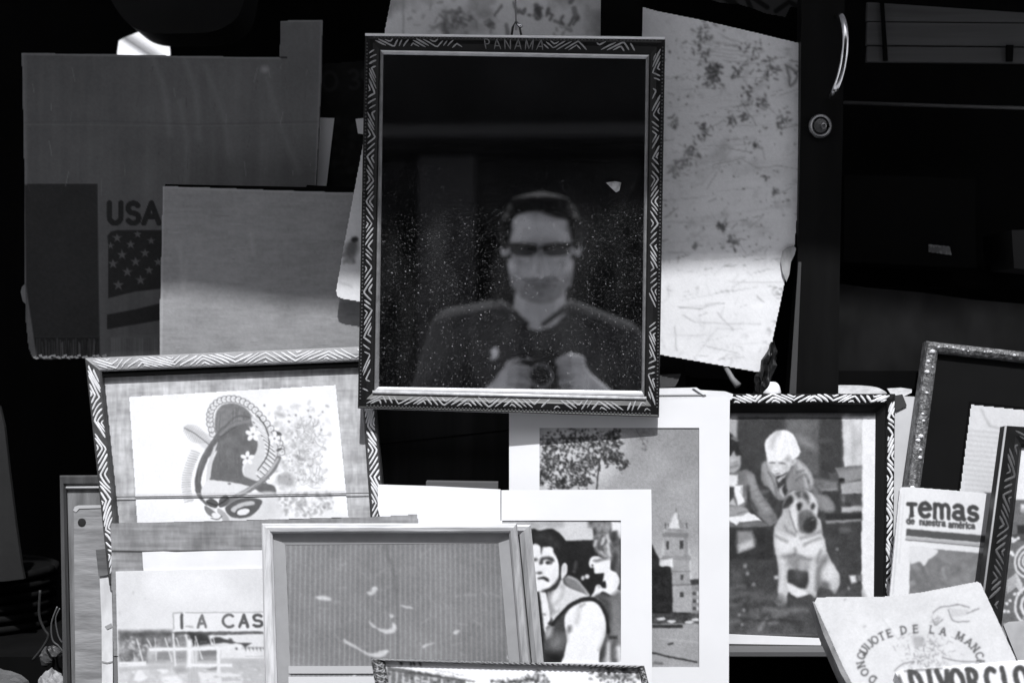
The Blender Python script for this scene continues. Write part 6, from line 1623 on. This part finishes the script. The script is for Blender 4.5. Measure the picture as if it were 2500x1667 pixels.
# crumpled white paper and grey cloth in the corner
def crumple(name, ctr, sx_, sy_, sz_, m, label, cat, seed, nu=26, nv=16):
    R = random.Random(seed); ph = [R.uniform(0, 6.28) for _ in range(8)]; vs = []; fs = []
    for i in range(nv + 1):
        a = math.pi * i / nv
        for k in range(nu):
            b = 2 * math.pi * k / nu
            r = 1 + .10 * math.sin(3 * b + ph[0] + 2 * a) + .06 * math.sin(5 * a + ph[1] + 4 * b) + .03 * math.sin(9 * b + ph[2] - 6 * a) + .02 * math.sin(13 * a + 7 * b + ph[3])
            vs.append((ctr.x + sx_ * r * math.sin(a) * math.cos(b), ctr.y + sy_ * r * math.sin(a) * math.sin(b), ctr.z + sz_ * r * math.cos(a)))
    for i in range(nv):
        for k in range(nu):
            k2 = (k + 1) % nu; fs.append([i * nu + k, i * nu + k2, (i + 1) * nu + k2, (i + 1) * nu + k])
    return obj(name, vs, fs, m, label=label, cat=cat)
crumple('crumpled_paper', Pl(128, 1680, 1.46).v(128, 1690), .015, .012, .022, mat('crumpled_white', .30, .6, v2=.16, scale=(90, 90, 90)), 'crumpled white paper at the foot of the dark wooden frame', 'paper', 3)
crumple('crumpled_bag', Pl(122, 1610, 1.50).v(124, 1606), .013, .012, .012, mat('crumpled_grey', .05, .4, spec=.3), 'small crumpled grey bag above the white paper, lower left', 'bag', 6)
crumple('grey_bundle', Pl(0, 1680, 1.40).v(-30, 1716), .055, .03, .030, mat('bundle_dim', .05, .7, v2=.08, scale=(30, 30, 30)), 'grey cloth bundle in the bottom left corner', 'cloth', 8)

# ================================================================== THE PHOTOGRAPHER (stands behind the lens, seen mirrored in the black glass)
def ico(sub=2):
    bm = bmesh.new(); bmesh.ops.create_icosphere(bm, subdivisions=sub, radius=1.0)
    v = np.array([tuple(q.co) for q in bm.verts]); bm.free(); return v
ICO = ico(2)
TILT = math.radians(-15)            # he looks down at the screen of his camera
def HP(x, y, z):
    x, z = HX + (x - HX) * 1.07, HZ + (z - HZ) * .88
    dy, dz = y - (HY - .03), z - (HZ - .06)
    return (x, HY - .03 + dy * math.cos(TILT) - dz * math.sin(TILT), HZ - .06 + .010 + dy * math.sin(TILT) + dz * math.cos(TILT))
def head_fit(prims):
    """proportions of this head: a little broader and shorter"""
    out = []
    for p in prims:
        if p[0] == 'c': out.append(('c', HP(*p[1]), p[2], HP(*p[3]), p[4]))
        else: out.append(('e', HP(*p[1]), (p[2][0] * 1.07, p[2][1], p[2][2] * .90), (p[3][0] + TILT, p[3][1], p[3][2])))
    return out
def organic(name, prims, voxel, m, parent, smooth_it=6, cull=None):
    """union of tapered limbs and ellipsoids, fused into one continuous skin by a voxel remesh"""
    bm = bmesh.new()
    for p in prims:
        if p[0] == 'c':        # tapered limb: p0, r0, p1, r1
            _, a, ra, b, rb = p
            pts = np.concatenate([ICO * ra + np.array(a), ICO * rb + np.array(b)])
        else:                  # ellipsoid: centre, radii, rotation euler
            _, c_, r_, e_ = p
            Rm = np.array(Matrix.Rotation(e_[2], 3, 'Z') @ Matrix.Rotation(e_[1], 3, 'Y') @ Matrix.Rotation(e_[0], 3, 'X'))
            pts = (ICO * np.array(r_)) @ Rm.T + np.array(c_)
        vs = [bm.verts.new(tuple(q)) for q in pts]
        res = bmesh.ops.convex_hull(bm, input=vs)
        dead = [g for g in res['geom_interior'] if isinstance(g, bmesh.types.BMVert)]
        if dead: bmesh.ops.delete(bm, geom=dead, context='VERTS')
    org = ORG[parent.name]
    for v in bm.verts: v.co = v.co - org
    me = bpy.data.meshes.new(name); bm.to_mesh(me); bm.free()
    tmp = bpy.data.objects.new('tmp', me); COL.objects.link(tmp)
    md = tmp.modifiers.new('r', 'REMESH'); md.mode = 'VOXEL'; md.voxel_size = voxel
    ms = tmp.modifiers.new('s', 'SMOOTH'); ms.factor = .5; ms.iterations = smooth_it
    dg = bpy.context.evaluated_depsgraph_get(); dg.update()
    out = bpy.data.meshes.new_from_object(tmp.evaluated_get(dg))
    bpy.data.objects.remove(tmp); bpy.data.meshes.remove(me)
    out.name = name
    if cull is not None:
        bm = bmesh.new(); bm.from_mesh(out)
        bmesh.ops.delete(bm, geom=[f for f in bm.faces if cull(f.calc_center_median() + org)], context='FACES')
        bm.to_mesh(out); bm.free()
    out.polygons.foreach_set('use_smooth', [True] * len(out.polygons))
    out.materials.clear()
    return link(name, out, m, parent, None)

M_skin = mat('skin', .42, .5, spec=.3, v2=.35, scale=(30, 30, 30))
M_shirt = mat('dark_shirt', .042, .9, spec=.08, v2=.030, scale=(50, 50, 50), bump=.3)
M_trous = mat('trousers', .06, .9, spec=.1)
M_hair = mat('hair', .005, .8, spec=.06, bump=.8, bscale=(120, 120, 40))
M_beard = mat('beard', .15, .85, v2=.26, scale=(120, 120, 120))  # beard, darkened further to put in shade on the lower face

t = thing('person', 'person in dark polo shirt and glasses taking a photo, reflected in the black glass', 'person', (0, -.40, 0))
HX, HY, HZ = -.006, -.335, 1.552     # head centre
body = []
# torso and legs
body += [('e', (-.012, -.43, 1.30), (.165, .095, .13), (0, 0, 0)), ('e', (-.012, -.43, 1.14), (.150, .10, .15), (0, 0, 0)), ('e', (-.01, -.43, .97), (.155, .10, .12), (0, 0, 0))]
body += [('c', (-.014, -.405, 1.36), .066, (HX, -.372, 1.49), .058), ('e', (-.016, -.392, 1.385), (.080, .040, .06), (0, 0, 0))]
for s_, hx in ((-1, -.09), (1, .08)):
    body += [('c', (hx, -.43, .92), .088, (hx * 1.1, -.42, .50), .058), ('c', (hx * 1.1, -.42, .50), .056, (hx * 1.15, -.45, .10), .036), ('c', (hx * 1.15, -.46, .05), .035, (hx * 1.2, -.31, .035), .03)]
# arms: shoulder -> elbow -> wrist
SH = {-1: (-.208, -.43, 1.368), 1: (.172, -.43, 1.340)}
EL = {-1: (-.285, -.39, 1.115), 1: (.250, -.39, 1.095)}
WR = {-1: (-.112, -.145, 1.205), 1: (.138, -.145, 1.205)}
for s_ in (-1, 1):
    body += [('c', SH[s_], .050, EL[s_], .040), ('c', EL[s_], .040, WR[s_], .026), ('c', (-.012, -.425, 1.38), .055, SH[s_], .050)]
# head
head = [('e', (HX, HY - .015, HZ + .035), (.078, .098, .095), (0, 0, 0)), ('e', (HX, HY + .012, HZ - .035), (.066, .078, .080), (0, 0, 0)), ('e', (HX, HY + .042, HZ - .092), (.042, .040, .032), (0, 0, 0)),
         ('e', (HX, HY + .052, HZ + .030), (.066, .036, .045), (.3, 0, 0)), ('e', (HX - .045, HY + .045, HZ - .035), (.024, .03, .03), (0, 0, 0)), ('e', (HX + .045, HY + .045, HZ - .035), (.024, .03, .03), (0, 0, 0)),
         ('c', (HX, HY + .080, HZ - .004), .011, (HX, HY + .114, HZ - .040), .016), ('e', (HX, HY + .094, HZ - .046), (.020, .014, .010), (0, 0, 0)),
         ('e', (HX, HY + .076, HZ - .078), (.026, .014, .007), (0, 0, 0)), ('e', (HX, HY + .074, HZ - .090), (.022, .013, .006), (0, 0, 0))]
for s_ in (-1, 1):
    head += [('e', (HX + s_ * .077, HY - .012, HZ + .002), (.008, .015, .026), (0, 0, s_ * .35))]
body += head_fit(head)
# hands: palm, four fingers with two bends, thumb from the side of the palm
def hand(s_, wr, palm, knuckles, f1, f2, tips, th):
    out = [('c', wr, .026, palm, .027), ('e', palm, (.026, .034, .036), (0, 0, 0))]
    for k in range(4):
        r = (.0092, .0098, .0095, .0082)[k]
        out += [('c', palm, .016, knuckles[k], r + .0015), ('c', knuckles[k], r + .0012, f1[k], r), ('c', f1[k], r, f2[k], r * .93), ('c', f2[k], r * .92, tips[k], r * .78)]
    out += [('c', palm, .018, th[0], .012), ('c', th[0], .0118, th[1], .0105), ('c', th[1], .0103, th[2], .0085)]
    return out
# camera body spans x +-.062, z 1.222..1.300, y -.120..-.075 ; lens forward
# hand at the picture's left: cradles the side and the lens from below, thumb and first finger bright
pl_ = (-.070, -.105, 1.245)
body += hand(-1, WR[-1], pl_,
             [(-.068, -.066, 1.272 - .020 * k) for k in range(4)],
             [(-.046 - .002 * k, -.055, 1.276 - .021 * k) for k in range(4)],
             [(-.030 - .003 * k, -.056, 1.272 - .020 * k) for k in range(4)],
             [(-.016 - .005 * k, -.060, 1.268 - .019 * k) for k in range(4)],
             [(-.068, -.128, 1.282), (-.044, -.132, 1.292), (-.022, -.133, 1.290)])
pr_ = (.078, -.105, 1.252)
body += hand(1, WR[1], pr_,
             [(.082, -.066, 1.292 - .021 * k) for k in range(4)],
             [(.062 + .001 * k, -.050, 1.298 - .023 * k) for k in range(4)],
             [(.045 + .002 * k, -.052, 1.294 - .022 * k) for k in range(4)],
             [(.034 + .003 * k, -.062, 1.288 - .020 * k) for k in range(4)],
             [(.075, -.130, 1.284), (.056, -.138, 1.284), (.036, -.136, 1.278)])
skin = organic('body', body, .0042, M_skin, t, 5)

# shirt: short sleeves, V neck cut open over the skin
shirt = [('e', (-.012, -.43, 1.30), (.182, .112, .140), (0, 0, 0)), ('e', (-.012, -.43, 1.15), (.172, .118, .17), (0, 0, 0)), ('e', (-.01, -.43, .99), (.172, .116, .10), (0, 0, 0))]
for s_ in (-1, 1):
    e_ = tuple(SH[s_][i] + (EL[s_][i] - SH[s_][i]) * .80 for i in range(3))
    shirt += [('c', SH[s_], .064, e_, .060), ('c', (-.012 + s_ * .045, -.428, 1.405), .052, SH[s_], .062)]
shirt += [('e', (-.012, -.415, 1.405), (.078, .075, .055), (0, 0, 0))]
VX, VZ = -.020, 1.385                # tip of the V
def neck_cut(c_):
    if c_.z > 1.440 + .20 * (-.42 - c_.y) and abs(c_.x - VX) < .098: return True
    return c_.y > -.42 and abs(c_.x - VX) < (c_.z - VZ) * 1.25
sh = organic('shirt', shirt, .0055, M_shirt, t, 8, cull=neck_cut)
# collar bands along the V
bv = BVHTree.FromObject(sh, bpy.context.evaluated_depsgraph_get())
org = ORG[t.name]
def on_shirt(x, z, off=.004):
    hit = bv.ray_cast(Vector((x, 1.0, z)) - org, Vector((0, -1, 0)))
    y = (hit[0] + org).y if hit[0] is not None else -.36
    return (x, y + off, z)
for s_ in (-1, 1):
    pts = [on_shirt(VX + s_ * (.006 + 1.25 * q * .058 + .008), VZ + q * .058 - .004) for q in np.linspace(0, 1, 6)]
    tube('collar', pts, [.007, .009, .010, .010, .010, .008], M_shirt, sh, sides=8)
    e_ = Vector(tuple(SH[s_][i] + (EL[s_][i] - SH[s_][i]) * .86 for i in range(3))); d_ = (Vector(EL[s_]) - Vector(SH[s_])).normalized()
    tube('sleeve_hem', [e_ - d_ * .012, e_ + d_ * .012], .061, M_shirt, sh, sides=20)
# small light emblem on the chest
ex, ez = -.112, 1.318
em = [(-.009, -.014), (-.004, -.004), (-.010, .004), (-.002, .010), (.002, .016), (.006, .008), (.011, .004), (.006, -.004), (.010, -.013), (.003, -.008), (-.003, -.016)]
vs = [on_shirt(ex + a, ez + b_, .0035) for a, b_ in em] + [on_shirt(ex + a, ez + b_, .0005) for a, b_ in em]
n_ = len(em)
obj('emblem', vs, [list(range(n_)), list(range(n_, 2 * n_))[::-1]] + [[i, (i + 1) % n_, n_ + (i + 1) % n_, n_ + i] for i in range(n_)], mat('emblem_white', .75, .7), sh)
# trousers and shoes
tr = [('e', (-.01, -.43, .95), (.168, .112, .10), (0, 0, 0))]
for s_, hx in ((-1, -.09), (1, .08)):
    tr += [('c', (hx, -.43, .90), .098, (hx * 1.1, -.42, .50), .074), ('c', (hx * 1.1, -.42, .50), .074, (hx * 1.15, -.445, .09), .060)]
organic('trousers', tr, .008, M_trous, t, 6)
for s_, hx in ((-1, -.09), (1, .08)):
    organic('shoe', [('c', (hx * 1.15, -.47, .045), .042, (hx * 1.2, -.28, .038), .036), ('e', (hx * 1.17, -.37, .015), (.046, .135, .016), (0, 0, 0))], .006, mat('shoe_black', .02, .5), t, 4)
# hair: crown, back and temples, parted off the forehead
hair = [('e', (HX, HY - .035, HZ + .068), (.086, .092, .075), (0, 0, 0)), ('e', (HX, HY - .060, HZ + .02), (.084, .075, .085), (0, 0, 0)), ('e', (HX, HY + .025, HZ + .124), (.068, .045, .022), (.25, 0, 0)), ('e', (HX + .028, HY + .040, HZ + .108), (.044, .030, .018), (.2, .25, 0))]
for s_ in (-1, 1):
    hair += [('e', (HX + s_ * .074, HY + .012, HZ + .052), (.014, .040, .042), (0, 0, 0)), ('e', (HX + s_ * .076, HY + .010, HZ + .018), (.009, .016, .022), (0, 0, 0))]
organic('hair', head_fit(hair), .005, M_hair, t, 5)
# beard round mouth and chin
bd = [('e', (HX, HY + .038, HZ - .088), (.056, .052, .046), (0, 0, 0)), ('e', (HX, HY + .083, HZ - .068), (.034, .011, .008), (0, 0, 0))]
for s_ in (-1, 1):
    bd += [('c', (HX + s_ * .034, HY + .074, HZ - .070), .009, (HX + s_ * .036, HY + .060, HZ - .104), .012), ('c', (HX + s_ * .060, HY + .015, HZ - .03), .012, (HX + s_ * .050, HY + .03, HZ - .08), .016)]
lip = tube('lips', [HP(HX - .022, HY + .086, HZ - .083), HP(HX, HY + .093, HZ - .081), HP(HX + .022, HY + .086, HZ - .083)], [.002, .0045, .002], mat('lips', .20, .5), t, sides=8)
organic('beard', head_fit(bd), .004, M_beard, t, 4)
# glasses; dark panes stand in for the shade over the eyes
gl = thing_part = None
M_lens = mat('dark_rim', .004, .5, spec=.08)
M_pane = mat('eye_shade_pane', .028, .4, spec=.1)
def eye_shade_geo(cx_, s_):
    out = [(cx_ - .030, .012), (cx_ - .012, .016), (cx_ + .014, .016), (cx_ + .030, .012), (cx_ + .028, -.006), (cx_ + .016, -.013), (cx_ - .014, -.013), (cx_ - .028, -.006)]
    f_ = lambda x, z, o: HP(HX + x, HY + .103 - 2.6 * x * x + o, HZ + .012 + z)
    v = [f_(a, b_, .002) for a, b_ in out] + [f_(a, b_, -.002) for a, b_ in out]
    n_ = len(out)
    return v, [list(range(n_)), list(range(n_, 2 * n_))[::-1]] + [[i, (i + 1) % n_, n_ + (i + 1) % n_, n_ + i] for i in range(n_)]
fr = tube('glasses', [HP(HX - .016, HY + .104, HZ + .020), HP(HX, HY + .107, HZ + .022), HP(HX + .016, HY + .104, HZ + .020)], .0035, M_lens, t, sides=6)
for s_ in (-1, 1):
    v_, f_ = eye_shade_geo(s_ * .034, s_); obj('lens', v_, f_, M_pane, fr)  # dark pane standing in for the shade over the eye
    tube('brow_bar', [HP(HX + s_ * .006, HY + .104, HZ + .024), HP(HX + s_ * .034, HY + .102, HZ + .028), HP(HX + s_ * .066, HY + .090, HZ + .027)], .0062, M_lens, fr, sides=6)
    tube('temple', [HP(HX + s_ * .066, HY + .090, HZ + .025), HP(HX + s_ * .082, HY + .03, HZ + .026), HP(HX + s_ * .085, HY - .02, HZ + .022)], .0040, M_lens, fr, sides=6)

# camera in his hands: lens front right behind the viewpoint
M_cam = mat('camera_black', .012, .5, spec=.3)
t = thing('camera', 'black camera held at chest height in both hands, seen mirrored', 'camera', (0, -.10, 1.222))
bm = bmesh.new()
bmesh.ops.create_cube(bm, size=1.0)
bmesh.ops.scale(bm, vec=(.100, .040, .070), verts=bm.verts); bmesh.ops.bevel(bm, geom=bm.edges[:], offset=.008, segments=3, affect='EDGES')
me = bpy.data.meshes.new('camera_body'); 
for v in bm.verts: v.co += Vector((0, -.098 + .10, 1.259 - 1.222))
bm.to_mesh(me); bm.free(); link('camera_body', me, M_cam, t, None)
v_, f_ = tube_geo([(0, -.080, 1.258), (0, -.060, 1.258), (0, -.058, 1.258), (0, -.030, 1.258), (0, -.028, 1.258), (0, -.012, 1.258)], [.026, .026, .0235, .0235, .025, .025], 24)
lb = obj('lens_barrel', v_, f_, M_cam, t)
v_, f_ = tube_geo([(0, -.0106, 1.258), (0, -.0102, 1.258)], [.021, .018], 24)
v2_, f2_ = tube_geo([(0, -.0125, 1.258), (0, -.0108, 1.258)], [.0255, .0235], 24)
obj('front_ring', v2_, f2_, mat('ring_grey', .16, .4, .3), lb)
obj('front_element', v_, f_, mat('lens_glass', .02, .05, spec=.8), lb)
box('viewfinder_hump', (-.026, .026, -.116, -.080, 1.2965, 1.316), M_cam, t)
v_, f_ = tube_geo([(.040, -.10, 1.2965), (.040, -.10, 1.306)], .011, 16); obj('dial', v_, f_, M_cam, t)
v_, f_ = tube_geo([(-.042, -.10, 1.2965), (-.042, -.10, 1.303)], .009, 16); obj('dial', v_, f_, M_cam, t)
